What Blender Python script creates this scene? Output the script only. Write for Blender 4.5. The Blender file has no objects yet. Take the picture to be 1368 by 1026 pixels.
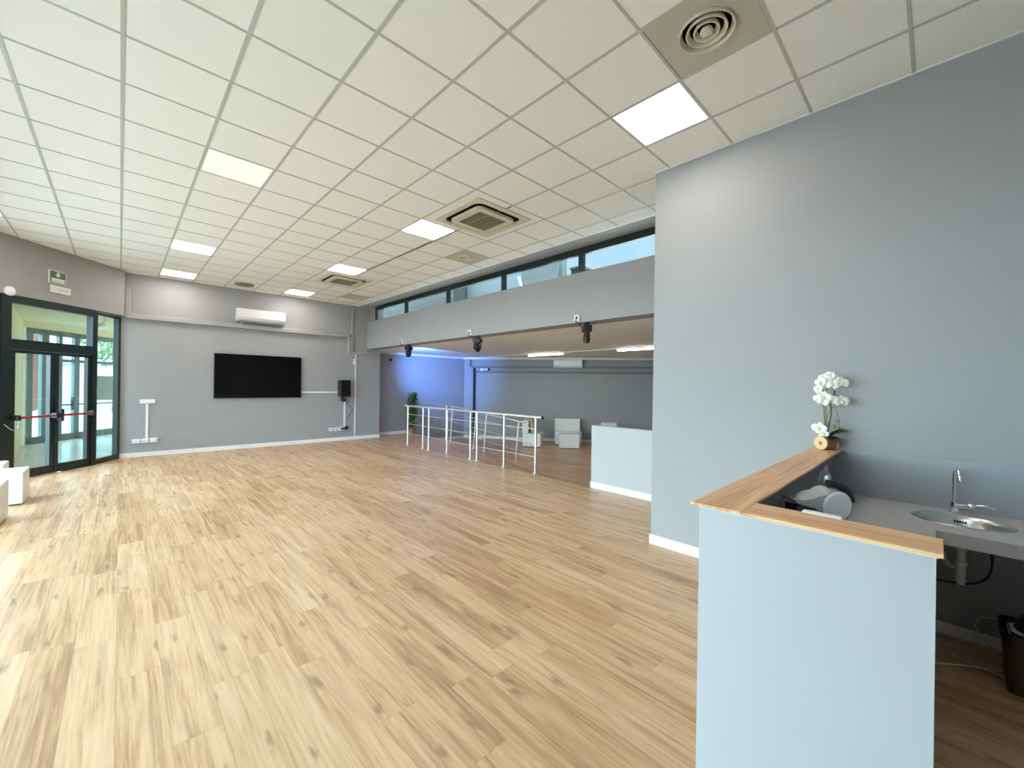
import bpy, bmesh, math, random
from mathutils import Vector, Matrix
random.seed(7)
S = bpy.context.scene
COL = S.collection
PI = math.pi

# ------------------------------------------------------------------ materials
def new_mat(name):
    m = bpy.data.materials.new(name); m.use_nodes = True
    nt = m.node_tree; nt.nodes.clear()
    out = nt.nodes.new('ShaderNodeOutputMaterial')
    return m, nt, out

def N(nt, typ, **kw):
    n = nt.nodes.new(typ)
    for k, v in kw.items():
        if k in n.inputs: n.inputs[k].default_value = v
        else: setattr(n, k, v)
    return n

def math_n(nt, op, a, b=None, c=None):
    n = nt.nodes.new('ShaderNodeMath'); n.operation = op
    for i, v in enumerate((a, b, c)):
        if v is None: continue
        if isinstance(v, (int, float)): n.inputs[i].default_value = v
        else: nt.links.new(v, n.inputs[i])
    return n.outputs[0]

def srgb(r, g, b):
    def f(c):
        c /= 255.0
        return c / 12.92 if c <= .04045 else ((c + .055) / 1.055) ** 2.4
    return (f(r), f(g), f(b), 1)

def plain(name, col, rough=.5, metal=0.0, spec=.5, noise=0.04, scale=30, bump=0.0, trans=0, coat=0, emit=None, es=0):
    m, nt, out = new_mat(name)
    b = N(nt, 'ShaderNodeBsdfPrincipled', Roughness=rough, Metallic=metal)
    b.inputs['Specular IOR Level'].default_value = spec
    b.inputs['Coat Weight'].default_value = coat
    geo = N(nt, 'ShaderNodeTexCoord')
    no = N(nt, 'ShaderNodeTexNoise', Scale=scale, Detail=3.0)
    nt.links.new(geo.outputs['Object'], no.inputs['Vector'])
    mx = N(nt, 'ShaderNodeMix', data_type='RGBA')
    mx.inputs[6].default_value = tuple(c * (1 - noise) for c in col[:3]) + (1,)
    mx.inputs[7].default_value = tuple(min(1, c * (1 + noise)) for c in col[:3]) + (1,)
    nt.links.new(no.outputs['Fac'], mx.inputs[0])
    nt.links.new(mx.outputs[2], b.inputs['Base Color'])
    if bump:
        bp = N(nt, 'ShaderNodeBump', Strength=bump, Distance=.002)
        nt.links.new(no.outputs['Fac'], bp.inputs['Height'])
        nt.links.new(bp.outputs[0], b.inputs['Normal'])
    if emit:
        b.inputs['Emission Color'].default_value = emit
        b.inputs['Emission Strength'].default_value = es
    nt.links.new(b.outputs[0], out.inputs[0])
    return m

def glow(name, col, strength):
    m, nt, out = new_mat(name)
    e = N(nt, 'ShaderNodeEmission', Strength=strength); e.inputs['Color'].default_value = col
    nt.links.new(e.outputs[0], out.inputs[0])
    return m

def glass(name, tint=(1, 1, 1, 1), refl=.06, rough=0.0, haze=0.0, hazecol=(.6, .8, .8, 1)):
    m, nt, out = new_mat(name)
    t = N(nt, 'ShaderNodeBsdfTransparent'); t.inputs[0].default_value = tint
    g = N(nt, 'ShaderNodeBsdfGlossy', Roughness=rough)
    ge = N(nt, 'ShaderNodeNewGeometry')
    dp = N(nt, 'ShaderNodeVectorMath', operation='DOT_PRODUCT')
    nt.links.new(ge.outputs['Normal'], dp.inputs[0]); nt.links.new(ge.outputs['Incoming'], dp.inputs[1])
    k = math_n(nt, 'POWER', math_n(nt, 'SUBTRACT', 1.0, math_n(nt, 'ABSOLUTE', dp.outputs['Value'])), 5.0)
    f = math_n(nt, 'MULTIPLY_ADD', k, .9, .03 + refl * .1)
    mx = N(nt, 'ShaderNodeMixShader')
    nt.links.new(f, mx.inputs[0]); nt.links.new(t.outputs[0], mx.inputs[1]); nt.links.new(g.outputs[0], mx.inputs[2])
    last = mx.outputs[0]
    if haze:
        d = N(nt, 'ShaderNodeBsdfDiffuse'); d.inputs[0].default_value = hazecol
        m2 = N(nt, 'ShaderNodeMixShader'); m2.inputs[0].default_value = haze
        nt.links.new(last, m2.inputs[1]); nt.links.new(d.outputs[0], m2.inputs[2]); last = m2.outputs[0]
    nt.links.new(last, out.inputs[0])
    return m

def ramp(nt, fac, stops):
    r = nt.nodes.new('ShaderNodeValToRGB')
    el = r.color_ramp.elements
    while len(el) < len(stops): el.new(.5)
    for e, (p, c) in zip(el, stops): e.position = p; e.color = c
    nt.links.new(fac, r.inputs[0])
    return r.outputs[0]

def wood(name, plank_w, plank_l, axis, pale, mid, dark, knot, rough, seams=True, gap=.0016, knots=.62, vary=.55, streak=.48):
    """oak boards: long axis 'Y' or 'X' in object space"""
    m, nt, out = new_mat(name)
    tc = N(nt, 'ShaderNodeTexCoord')
    sp = N(nt, 'ShaderNodeSeparateXYZ'); nt.links.new(tc.outputs['Object'], sp.inputs[0])
    across, along = (sp.outputs[0], sp.outputs[1]) if axis == 'Y' else (sp.outputs[1], sp.outputs[0])
    a = math_n(nt, 'DIVIDE', across, plank_w)
    ai = math_n(nt, 'FLOOR', a); af = math_n(nt, 'FRACT', a)
    w1 = N(nt, 'ShaderNodeTexWhiteNoise', noise_dimensions='1D'); nt.links.new(ai, w1.inputs['W'])
    l = math_n(nt, 'ADD', math_n(nt, 'DIVIDE', along, plank_l), w1.outputs['Value'])
    li = math_n(nt, 'FLOOR', l); lf = math_n(nt, 'FRACT', l)
    cb = N(nt, 'ShaderNodeCombineXYZ'); nt.links.new(ai, cb.inputs[0]); nt.links.new(li, cb.inputs[1])
    w2 = N(nt, 'ShaderNodeTexWhiteNoise', noise_dimensions='2D'); nt.links.new(cb.outputs[0], w2.inputs['Vector'])
    rnd = w2.outputs['Value']
    off = math_n(nt, 'MULTIPLY', rnd, 37.0)
    # grain space
    g = N(nt, 'ShaderNodeCombineXYZ')
    nt.links.new(math_n(nt, 'ADD', across, off), g.inputs[0])
    nt.links.new(math_n(nt, 'MULTIPLY', along, .03), g.inputs[1])
    nt.links.new(off, g.inputs[2])
    fine = N(nt, 'ShaderNodeTexNoise', Scale=95.0, Detail=4.0, Roughness=.65); nt.links.new(g.outputs[0], fine.inputs['Vector'])
    g2 = N(nt, 'ShaderNodeCombineXYZ')
    nt.links.new(math_n(nt, 'ADD', across, off), g2.inputs[0])
    nt.links.new(math_n(nt, 'MULTIPLY', along, .075), g2.inputs[1]); nt.links.new(off, g2.inputs[2])
    broad = N(nt, 'ShaderNodeTexNoise', Scale=13.0, Detail=4.0, Roughness=.6, Distortion=.9); nt.links.new(g2.outputs[0], broad.inputs['Vector'])
    wave = N(nt, 'ShaderNodeTexWave', Scale=9.0, Distortion=7.0, Detail=2.0); wave.bands_direction = 'X'
    wave.inputs['Detail Scale'].default_value = 1.2
    nt.links.new(g2.outputs[0], wave.inputs['Vector'])
    # knots: stretched cells with a random gate
    g3 = N(nt, 'ShaderNodeCombineXYZ')
    nt.links.new(math_n(nt, 'ADD', across, off), g3.inputs[0])
    nt.links.new(math_n(nt, 'MULTIPLY', along, .30), g3.inputs[1]); nt.links.new(off, g3.inputs[2])
    dn = N(nt, 'ShaderNodeTexNoise', Scale=18.0, Detail=2.0); nt.links.new(g3.outputs[0], dn.inputs['Vector'])
    dv = N(nt, 'ShaderNodeVectorMath', operation='MULTIPLY_ADD'); nt.links.new(dn.outputs['Color'], dv.inputs[0])
    dv.inputs[1].default_value = (.09, .09, 0); nt.links.new(g3.outputs[0], dv.inputs[2])
    vo = N(nt, 'ShaderNodeTexVoronoi', Scale=5.5); vo.voronoi_dimensions = '2D'; nt.links.new(dv.outputs[0], vo.inputs['Vector'])
    ks = N(nt, 'ShaderNodeSeparateColor'); nt.links.new(vo.outputs['Color'], ks.inputs[0])
    gate = math_n(nt, 'GREATER_THAN', ks.outputs[0], knots)
    kd = N(nt, 'ShaderNodeMapRange', interpolation_type='SMOOTHSTEP')
    kd.inputs['From Min'].default_value = .015; kd.inputs['From Max'].default_value = .16
    kd.inputs['To Min'].default_value = 1; kd.inputs['To Max'].default_value = 0
    nt.links.new(vo.outputs['Distance'], kd.inputs['Value'])
    kfac = math_n(nt, 'MULTIPLY', kd.outputs[0], gate)
    v = math_n(nt, 'ADD', math_n(nt, 'MULTIPLY', fine.outputs['Fac'], .40), math_n(nt, 'MULTIPLY', broad.outputs['Fac'], .78))
    v = math_n(nt, 'ADD', v, math_n(nt, 'MULTIPLY', wave.outputs['Fac'], .05))
    v = math_n(nt, 'ADD', v, math_n(nt, 'MULTIPLY', math_n(nt, 'SUBTRACT', rnd, .5), .16 * vary))
    v = math_n(nt, 'SUBTRACT', v, .13)
    c = ramp(nt, v, [(.32, dark), (.485, mid), (.64, pale), (.92, tuple(min(1, x * 1.12) for x in pale[:3]) + (1,))])
    mk = N(nt, 'ShaderNodeMix', data_type='RGBA'); nt.links.new(math_n(nt, 'MULTIPLY', kfac, .5), mk.inputs[0])
    nt.links.new(c, mk.inputs[6]); mk.inputs[7].default_value = knot
    # brown heartwood streaks along the board
    g4 = N(nt, 'ShaderNodeCombineXYZ')
    nt.links.new(math_n(nt, 'ADD', across, math_n(nt, 'MULTIPLY', rnd, 91.0)), g4.inputs[0])
    nt.links.new(math_n(nt, 'MULTIPLY', along, .06), g4.inputs[1]); nt.links.new(off, g4.inputs[2])
    stn = N(nt, 'ShaderNodeTexNoise', Scale=15.0, Detail=5.0, Roughness=.62, Distortion=.5); nt.links.new(g4.outputs[0], stn.inputs['Vector'])
    smr = N(nt, 'ShaderNodeMapRange', interpolation_type='SMOOTHSTEP'); nt.links.new(stn.outputs['Fac'], smr.inputs['Value'])
    smr.inputs['From Min'].default_value = .50; smr.inputs['From Max'].default_value = .72
    sk = N(nt, 'ShaderNodeMix', data_type='RGBA'); nt.links.new(math_n(nt, 'MULTIPLY', smr.outputs[0], streak), sk.inputs[0])
    nt.links.new(mk.outputs[2], sk.inputs[6]); sk.inputs[7].default_value = tuple(x * .8 for x in dark[:3]) + (1,)
    mk = sk
    # per board warm/cool tint
    ti = N(nt, 'ShaderNodeMix', data_type='RGBA', blend_type='MULTIPLY'); ti.inputs[0].default_value = 1
    nt.links.new(mk.outputs[2], ti.inputs[6])
    tr = ramp(nt, w2.outputs['Value'], [(0, (.90, .86, .81, 1)), (.5, (1, .985, .96, 1)), (1, (1.0, 1.0, 1.0, 1))])
    nt.links.new(tr, ti.inputs[7])
    last = ti.outputs[2]
    if seams:
        e1 = math_n(nt, 'MULTIPLY', math_n(nt, 'MINIMUM', af, math_n(nt, 'SUBTRACT', 1.0, af)), plank_w)
        e2 = math_n(nt, 'MULTIPLY', math_n(nt, 'MINIMUM', lf, math_n(nt, 'SUBTRACT', 1.0, lf)), plank_l)
        e = math_n(nt, 'LESS_THAN', math_n(nt, 'MINIMUM', e1, e2), gap)
        sm = N(nt, 'ShaderNodeMix', data_type='RGBA'); nt.links.new(math_n(nt, 'MULTIPLY', e, .32), sm.inputs[0])
        nt.links.new(last, sm.inputs[6]); sm.inputs[7].default_value = tuple(x * .45 for x in dark[:3]) + (1,)
        last = sm.outputs[2]
    b = N(nt, 'ShaderNodeBsdfPrincipled', Roughness=rough)
    b.inputs['Specular IOR Level'].default_value = .45
    nt.links.new(last, b.inputs['Base Color'])
    bp = N(nt, 'ShaderNodeBump', Strength=.08, Distance=.001)
    nt.links.new(fine.outputs['Fac'], bp.inputs['Height']); nt.links.new(bp.outputs[0], b.inputs['Normal'])
    nt.links.new(b.outputs[0], out.inputs[0])
    return m

M = {}
M['wall'] = plain('grey_wall_paint', (.345, .343, .338, 1), .72, noise=.025, scale=3, spec=.3)
M['beam'] = M['wall']
M['tile'] = plain('ceiling_tile_white', (.88, .855, .795, 1), .9, noise=.02, scale=220, spec=.2)
M['tbar'] = plain('ceiling_grid_metal', (.50, .50, .45, 1), .5, noise=.03, scale=12)
M['lowceil'] = plain('plaster_ceiling', (.90, .90, .87, 1), .85, noise=.02, scale=6, spec=.2)
M['white'] = plain('white_paint', (.82, .82, .80, 1), .4, noise=.02, scale=12)
M['whitegloss'] = plain('white_plastic', (.80, .80, .78, 1), .28, noise=.015, scale=20)
M['leather'] = plain('white_leatherette', (.78, .78, .74, 1), .42, noise=.03, scale=60, bump=.15)
M['beige'] = plain('beige_fabric', (.62, .56, .40, 1), .85, noise=.08, scale=150, bump=.3)
M['ventbeige'] = plain('beige_metal_panel', (.53, .49, .39, 1), .5, noise=.03, scale=8)
M['cassette'] = plain('aged_cream_plastic', (.66, .60, .44, 1), .45, noise=.04, scale=6)
M['casgrille'] = plain('olive_grille', (.27, .24, .15, 1), .6, noise=.05, scale=20)
M['black'] = plain('black_plastic', (.012, .012, .013, 1), .42, noise=.1, scale=40)
M['blackmatte'] = plain('black_void', (.01, .01, .01, 1), .9, noise=.1, scale=40, spec=.1)
M['screen'] = plain('dark_screen_glass', (.004, .003, .003, 1), .10, noise=.05, scale=4, spec=.18)
M['green'] = plain('dark_green_aluminium', (.008, .017, .014, 1), .35, noise=.08, scale=15)
M['greygreen'] = plain('grey_green_aluminium', (.10, .14, .14, 1), .4, noise=.06, scale=15)
M['red'] = plain('red_bar_plastic', (.33, .012, .03, 1), .4, noise=.05, scale=15)
M['steel'] = plain('brushed_steel', (.62, .62, .60, 1), .28, metal=1.0, noise=.04, scale=40)
M['rail'] = plain('satin_steel_rail', (.80, .80, .78, 1), .33, metal=.75, noise=.03, scale=30)
M['chrome'] = plain('chrome', (.85, .86, .88, 1), .06, metal=1.0, noise=.02, scale=10)
M['bar'] = plain('bar_grey_paint', (.43, .44, .435, 1), .45, noise=.02, scale=3, spec=.35)
M['worktop'] = plain('grey_laminate', (.44, .435, .44, 1), .5, noise=.03, scale=60)
M['splash'] = plain('blue_grey_gloss_paint', (.33, .36, .395, 1), .42, noise=.02, scale=3)
M['inner'] = plain('dark_grey_paint', (.16, .165, .18, 1), .6, noise=.03, scale=4)
M['pvc'] = plain('grey_white_pvc', (.60, .58, .54, 1), .4, noise=.03, scale=20)
M['terracotta'] = plain('terracotta', (.36, .12, .055, 1), .75, noise=.1, scale=30)
M['soil'] = plain('potting_soil', (.03, .022, .015, 1), .95, noise=.3, scale=80)
M['leaf'] = plain('plant_leaf', (.045, .135, .022, 1), .38, noise=.45, scale=9)
M['orleaf'] = plain('orchid_leaf', (.03, .085, .035, 1), .35, noise=.3, scale=30)
M['stem'] = plain('green_stem', (.16, .22, .06, 1), .55, noise=.2, scale=40)
M['twig'] = plain('brown_twig', (.12, .075, .035, 1), .7, noise=.25, scale=60)
M['petal'] = plain('white_petal', (.86, .86, .80, 1), .5, noise=.03, scale=30)
M['petalc'] = plain('yellow_green_petal_heart', (.72, .70, .28, 1), .5, noise=.1, scale=60)
M['bark'] = plain('log_bark', (.30, .15, .06, 1), .85, noise=.35, scale=55, bump=.6)
M['logcut'] = plain('cut_log_face', (.74, .52, .28, 1), .7, noise=.1, scale=50)
M['logheart'] = plain('log_heart', (.42, .20, .07, 1), .7, noise=.15, scale=50)
M['brown'] = plain('brown_plastic', (.045, .022, .012, 1), .45, noise=.1, scale=15)
M['bag'] = plain('white_bin_bag', (.72, .72, .72, 1), .45, noise=.06, scale=30)
M['cable'] = plain('white_cable', (.68, .62, .55, 1), .5, noise=.03, scale=20)
M['signgreen'] = plain('sign_green', (.012, .11, .055, 1), .4, noise=.03, scale=20)
M['signwhite'] = plain('sign_white', (.72, .72, .66, 1), .45, noise=.02, scale=20)
M['signgrey'] = plain('sign_faded_print', (.52, .51, .46, 1), .5, noise=.06, scale=90)
M['cream'] = plain('cream_plaster', (.74, .65, .43, 1), .8, noise=.04, scale=5)
M['stone'] = plain('pale_floor_tiles', (.62, .62, .60, 1), .25, noise=.2, scale=5)
M['pave'] = plain('cool_grey_paving', (.47, .46, .45, 1), .8, noise=.12, scale=2)
M['pink'] = plain('salmon_render', (.42, .10, .07, 1), .8, noise=.06, scale=3)
M['extwhite'] = plain('white_render', (.78, .78, .76, 1), .8, noise=.04, scale=2)
M['extgrey'] = plain('grey_render', (.045, .055, .058, 1), .8, noise=.2, scale=1.2)
M['extdark'] = plain('dark_render', (.014, .017, .016, 1), .8, noise=.2, scale=1.5)
M['trim'] = plain('white_cornice', (.74, .73, .70, 1), .55, noise=.02, scale=10)
M['duct'] = plain('grey_painted_trunking', (.36, .352, .342, 1), .5, noise=.03, scale=8)
M['pipegrey'] = plain('grey_painted_pipe', (.22, .225, .225, 1), .55, noise=.03, scale=8)
M['silver'] = plain('silver_grey_plastic', (.42, .42, .43, 1), .25, metal=.35, noise=.03, scale=20)
M['machwhite'] = plain('machine_white_plastic', (.66, .67, .69, 1), .2, noise=.015, scale=20)
M['clear'] = glass('clear_plastic', (.86, .88, .90, 1), refl=.6, rough=.12, haze=.22, hazecol=(.62, .64, .68, 1))
M['pane'] = glass('window_glass', (.93, .97, .96, 1))
M['panedoor'] = glass('door_glass', (.93, .97, .965, 1), refl=.25)
M['panegreen'] = glass('outer_door_glass', (.74, .88, .88, 1), refl=.4)
M['lens'] = plain('lamp_lens', (.02, .02, .03, 1), .05, noise=.02, scale=10)
M['panel'] = glow('led_panel_glow', (1.0, .945, .87, 1), 17.5)
M['panelw'] = glow('led_panel_glow_warm', (1.0, .85, .75, 1), .95)
M['batten'] = glow('batten_tube_glow', (1.0, .96, .88, 1), 11.0)
M['floor'] = wood('oak_plank_floor', .19, 1.28, 'Y', srgb(219, 185, 149), srgb(206, 169, 131), srgb(172, 133, 99), srgb(104, 75, 55), .36, knots=.5)
M['bartop'] = wood('oak_bar_top', 3.0, 9.0, 'X', srgb(232, 189, 142), srgb(216, 168, 120), srgb(180, 130, 88), srgb(110, 76, 50), .38, seams=False, knots=.55)
M['bartopy'] = wood('oak_bar_top_front', 3.0, 9.0, 'Y', srgb(232, 189, 142), srgb(220, 172, 124), srgb(196, 146, 100), srgb(140, 98, 64), .38, seams=False, knots=.8)

# ------------------------------------------------------------------ mesh builder
class MB:
    def __init__(s): s.bm = bmesh.new()
    def _merge(s, b, mat=None):
        if mat is not None: bmesh.ops.transform(b, matrix=mat, verts=b.verts)
        me = bpy.data.meshes.new('t'); b.to_mesh(me); b.free(); s.bm.from_mesh(me); bpy.data.meshes.remove(me)
        return s
    def box(s, x0, x1, y0, y1, z0, z1, bev=0, seg=2, mat=None):
        b = bmesh.new(); bmesh.ops.create_cube(b, size=1)
        bmesh.ops.scale(b, vec=(x1 - x0, y1 - y0, z1 - z0), verts=b.verts)
        bmesh.ops.translate(b, vec=((x0 + x1) / 2, (y0 + y1) / 2, (z0 + z1) / 2), verts=b.verts)
        if bev: bmesh.ops.bevel(b, geom=b.edges[:], offset=bev, segments=seg, affect='EDGES', profile=.5)
        return s._merge(b, mat)
    def cyl(s, p0, p1, r0, r1=None, seg=20, caps=True):
        p0, p1 = Vector(p0), Vector(p1); r1 = r0 if r1 is None else r1
        b = bmesh.new(); L = (p1 - p0).length
        bmesh.ops.create_cone(b, cap_ends=caps, segments=seg, radius1=r0, radius2=r1, depth=L)
        q = Vector((0, 0, 1)).rotation_difference((p1 - p0).normalized())
        return s._merge(b, Matrix.Translation((p0 + p1) / 2) @ q.to_matrix().to_4x4())
    def tube(s, pts, r, seg=8, closed=False):
        pts = [Vector(p) for p in pts]; n = len(pts); b = bmesh.new(); rings = []
        prev = None
        for i, p in enumerate(pts):
            t = ((pts[min(i + 1, n - 1)] - pts[max(i - 1, 0)])).normalized()
            if prev is None:
                up = Vector((0, 0, 1)) if abs(t.z) < .9 else Vector((1, 0, 0))
                u = t.cross(up).normalized()
            else: u = (prev - t * prev.dot(t)).normalized()
            prev = u; w = t.cross(u)
            rr = r(i / (n - 1)) if callable(r) else r
            rings.append([b.verts.new(p + (u * math.cos(a) + w * math.sin(a)) * rr) for a in [2 * PI * k / seg for k in range(seg)]])
        for A, B in zip(rings, rings[1:]):
            for k in range(seg): b.faces.new((A[k], A[(k + 1) % seg], B[(k + 1) % seg], B[k]))
        b.faces.new(rings[0][::-1]); b.faces.new(rings[-1])
        return s._merge(b)
    def lathe(s, prof, c=(0, 0, 0), seg=32, mat=None):
        b = bmesh.new(); rings = []
        for r, z in prof:
            if r < 1e-6: rings.append([b.verts.new((0, 0, z))])
            else: rings.append([b.verts.new((r * math.cos(2 * PI * k / seg), r * math.sin(2 * PI * k / seg), z)) for k in range(seg)])
        for A, B in zip(rings, rings[1:]):
            for k in range(seg):
                k2 = (k + 1) % seg
                if len(A) == 1 and len(B) == 1: continue
                if len(A) == 1: b.faces.new((A[0], B[k2], B[k]))
                elif len(B) == 1: b.faces.new((A[k], A[k2], B[0]))
                else: b.faces.new((A[k], A[k2], B[k2], B[k]))
        bmesh.ops.recalc_face_normals(b, faces=b.faces)
        return s._merge(b, (mat or Matrix()) if mat else Matrix.Translation(c))
    def prism(s, poly, z0, z1, mat=None):
        b = bmesh.new()
        lo = [b.verts.new((x, y, z0)) for x, y in poly]; hi = [b.verts.new((x, y, z1)) for x, y in poly]
        b.faces.new(lo[::-1]); b.faces.new(hi); n = len(poly)
        for i in range(n): b.faces.new((lo[i], lo[(i + 1) % n], hi[(i + 1) % n], hi[i]))
        bmesh.ops.recalc_face_normals(b, faces=b.faces)
        return s._merge(b, mat)
    def faces(s, vs, fs):
        b = bmesh.new(); V = [b.verts.new(v) for v in vs]
        for f in fs: b.faces.new([V[i] for i in f])
        return s._merge(b)
    def sphere(s, c, r, seg=16, sc=(1, 1, 1), mat=None):
        b = bmesh.new(); bmesh.ops.create_uvsphere(b, u_segments=seg, v_segments=max(6, seg // 2), radius=r)
        bmesh.ops.scale(b, vec=sc, verts=b.verts)
        if mat is not None: bmesh.ops.transform(b, matrix=mat, verts=b.verts)
        bmesh.ops.translate(b, vec=c, verts=b.verts)
        return s._merge(b)
    def build(s, name, mat, parent=None, local=False, smooth=None, xf=None):
        me = bpy.data.meshes.new(name)
        if xf is not None: bmesh.ops.transform(s.bm, matrix=xf, verts=s.bm.verts)
        if parent is not None and not local:
            bmesh.ops.transform(s.bm, matrix=WM[parent.name].inverted(), verts=s.bm.verts)
        s.bm.to_mesh(me); s.bm.free()
        me.materials.append(M[mat] if isinstance(mat, str) else mat)
        if smooth:
            me.shade_smooth()
            try: me.set_sharp_from_angle(angle=math.radians(smooth if smooth > 1 else 40))
            except Exception: pass
        o = bpy.data.objects.new(name, me); COL.objects.link(o)
        if parent is not None: o.parent = parent
        WM[o.name] = (WM[parent.name].copy() if parent is not None else Matrix())
        return o
WM = {}

def tag(o, label=None, cat=None, group=None, kind=None):
    if label: o['label'] = label
    if cat: o['category'] = cat
    if group: o['group'] = group
    if kind: o['kind'] = kind
    return o

def thing(name, label, cat, loc=(0, 0, 0), rz=0, group=None):
    o = bpy.data.objects.new(name, None); COL.objects.link(o)
    o.location = loc; o.rotation_euler = (0, 0, rz); o.empty_display_size = .1
    WM[o.name] = Matrix.Translation(loc) @ Matrix.Rotation(rz, 4, 'Z')
    return tag(o, label, cat, group)

def struct(o): o['kind'] = 'structure'; return o

def sroot(name, loc=(0, 0, 0)):
    o = bpy.data.objects.new(name, None); COL.objects.link(o); o.location = loc
    WM[o.name] = Matrix.Translation(loc); o['kind'] = 'structure'
    return o

def dup(root, loc, rz=None, label=None, group=None):
    r = root.copy(); COL.objects.link(r); r.location = loc
    if rz is not None: r.rotation_euler = (0, 0, rz)
    if label: r['label'] = label
    if group: r['group'] = group
    WM[r.name] = Matrix.Translation(loc) @ Matrix.Rotation(r.rotation_euler[2], 4, 'Z')
    for ch in list(root.children):
        c = ch.copy(); COL.objects.link(c); c.parent = r
        for g in list(ch.children):
            k = g.copy(); COL.objects.link(k); k.parent = c
    return r

def wallseg(mb, a, b, t, z0, z1):
    """wall slab from a to b, thickness t to the left of a->b"""
    a, b = Vector(a), Vector(b); d = (b - a).normalized(); n = Vector((-d.y, d.x)) * t
    mb.prism([tuple(a), tuple(b), tuple(b + n), tuple(a + n)], z0, z1)
    return mb

# ------------------------------------------------------------------ key dimensions
YB = -1.0                      # wall behind the bar end
HC = 3.944                     # tiled ceiling height
GX, GY, P6 = -.009, 3.740, .6  # ceiling grid origin and pitch
YT = 11.92                     # screen wall
XB = 4.12                      # wall behind the bar
YC = 2.094                     # its free corner
XE = 5.62                      # edge of the upper floor
ZL = -.35                      # sunken floor level
YP = 12.38                     # wall behind the plant
XM = 5.40                      # face of the high beam
A2, B2 = Vector((9.843, 11.974)), Vector((13.95, 6.44))   # rear slanting wall
LZ = 2.70                      # low ceiling

# ------------------------------------------------------------------ floors
mb = MB()
mb.prism([(-2.0, YB), (9.0, YB), (9.0, 2.0), (XE, 2.0), (XE, 10.1), (7.2, 10.1), (7.2, YP), (-.2, YP), (-.05, 11.95), (-2.0, 9.45)], -.42, 0)
struct(mb.build('floor', 'floor'))
mb = MB(); mb.prism([(XE, 2.0), (14.5, 2.0), (14.5, 12.9), (7.2, 12.9), (7.2, 10.1), (XE, 10.1)], ZL - .12, ZL)
struct(mb.build('floor', 'floor'))
mb = MB()                                             # ramp down from the landing
mb.faces([(XE, 10.1, 0), (7.22, 10.1, 0), (7.22, 6.25, ZL), (XE, 6.25, ZL), (XE, 10.1, ZL - .02), (7.22, 10.1, ZL - .02), (7.22, 6.25, ZL - .02), (XE, 6.25, ZL - .02)],
         [(0, 3, 2, 1), (4, 5, 6, 7), (0, 1, 5, 4), (1, 2, 6, 5), (2, 3, 7, 6), (3, 0, 4, 7)])
struct(mb.build('floor', 'floor'))

# ------------------------------------------------------------------ walls
W = 'wall'
struct(wallseg(MB(), (5.83, YT), (-.06, YT), -.2, -.42, 4.25).build('wall_far', W))
mb = MB(); mb.box(5.63, 5.83, YT + .01, YP + .2, -.42, LZ + .05); struct(mb.build('wall_far_return', W))
mb = MB(); mb.box(5.83, 9.62, YP, YP + .2, ZL - .1, LZ + .05); struct(mb.build('wall_plant_side', W))
cd = Vector((.72, -.694))                              # corner pier facing into the room
pc = Vector((9.44, 12.40))
struct(wallseg(MB(), tuple(pc - cd * .05), tuple(pc + cd * .33), .5, ZL - .1, LZ + .05).build('wall_corner_pier', W))
struct(wallseg(MB(), tuple(A2 - (B2 - A2).normalized() * .6), tuple(B2), .2, ZL - .1, LZ + .05).build('wall_rear', W))
mb = MB(); mb.box(13.9, 14.1, YC - .2, B2.y + .15, ZL - .1, LZ + .05); struct(mb.build('wall_lounge_side', W))
mb = MB(); mb.box(XB + .2, 14.5, YC - .2, YC, ZL - .1, LZ + .05); mb.box(XB + .2, 5.8, YC - .2, YC, LZ + .05, 4.25); struct(mb.build('wall_return', W))
mb = MB(); mb.box(XB, XB + .2, YB, YC, -.42, 4.25); struct(mb.build('wall_right', W))
mb = MB(); mb.box(-2.2, 9, YB - .2, YB, -.42, 4.25); struct(mb.build('wall_behind', W))
# exit side: slanting header above the glazed doors, then the glazed front
EC = Vector((.052, 11.74)); ev = Vector((-.6575, -.7534)); en = Vector((-.7534, .6575))   # along / outwards
E2 = EC + ev * ((.052 + 2.0) / .6575)
struct(wallseg(MB(), tuple(EC), tuple(E2), -.16, 3.005, 4.25).build('wall_exit_header', W))
mb = MB(); mb.box(-.16, .052, 11.74, YT + .1, 3.005, 4.25); struct(mb.build('wall_exit_cheek', W))
mb = MB(); mb.box(-2.2, -2.0, YB, E2.y + .05, 3.0, 4.25); mb.box(-2.2, -2.0, YB, .60, -.42, 3.0); struct(mb.build('wall_left', W))

# high beam over the sunken lounge
mb = MB(); mb.box(XM, XM + .34, YC, YT, LZ, 3.515); struct(mb.build('wall_beam', 'beam'))
# half-height wall
mb = MB(); mb.box(5.645, 5.765, YC, 3.93, ZL, 1.025, .004, 1); struct(mb.build('wall_half', 'bar'))

# ------------------------------------------------------------------ ceilings
lamps = [(5, -4), (5, 2), (5, 7), (5, 12), (1, 2), (1, 8), (1, 12), (-3, 8), (1, -4), (-3, 2)]  # last two continue the pattern out of view, added to brighten the near area
vents = [(4, -5), (7, 3), (7, 11), (3, 12)]
cass = [(5, 0), (5, 8)]
skip = set(lamps) | set(vents)
for i, j in cass:
    for a in (0, 1):
        for b in (0, 1): skip.add((i + a, j + b))
XCE = 5.11
vs, fs = [], []
for i in range(-4, 9):
    for j in range(-9, 14):
        if (i, j) in skip: continue
        x0, x1 = max(-2.05, GX + P6 * i), min(XCE, GX + P6 * (i + 1)); y0, y1 = max(YB - .05, GY + P6 * j), min(YT + .03, GY + P6 * (j + 1))
        if x1 <= x0 or y1 <= y0: continue
        k = len(vs); vs += [(x0, y0, HC), (x0, y1, HC), (x1, y1, HC), (x1, y0, HC)]; fs.append((k, k + 1, k + 2, k + 3))
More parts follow.
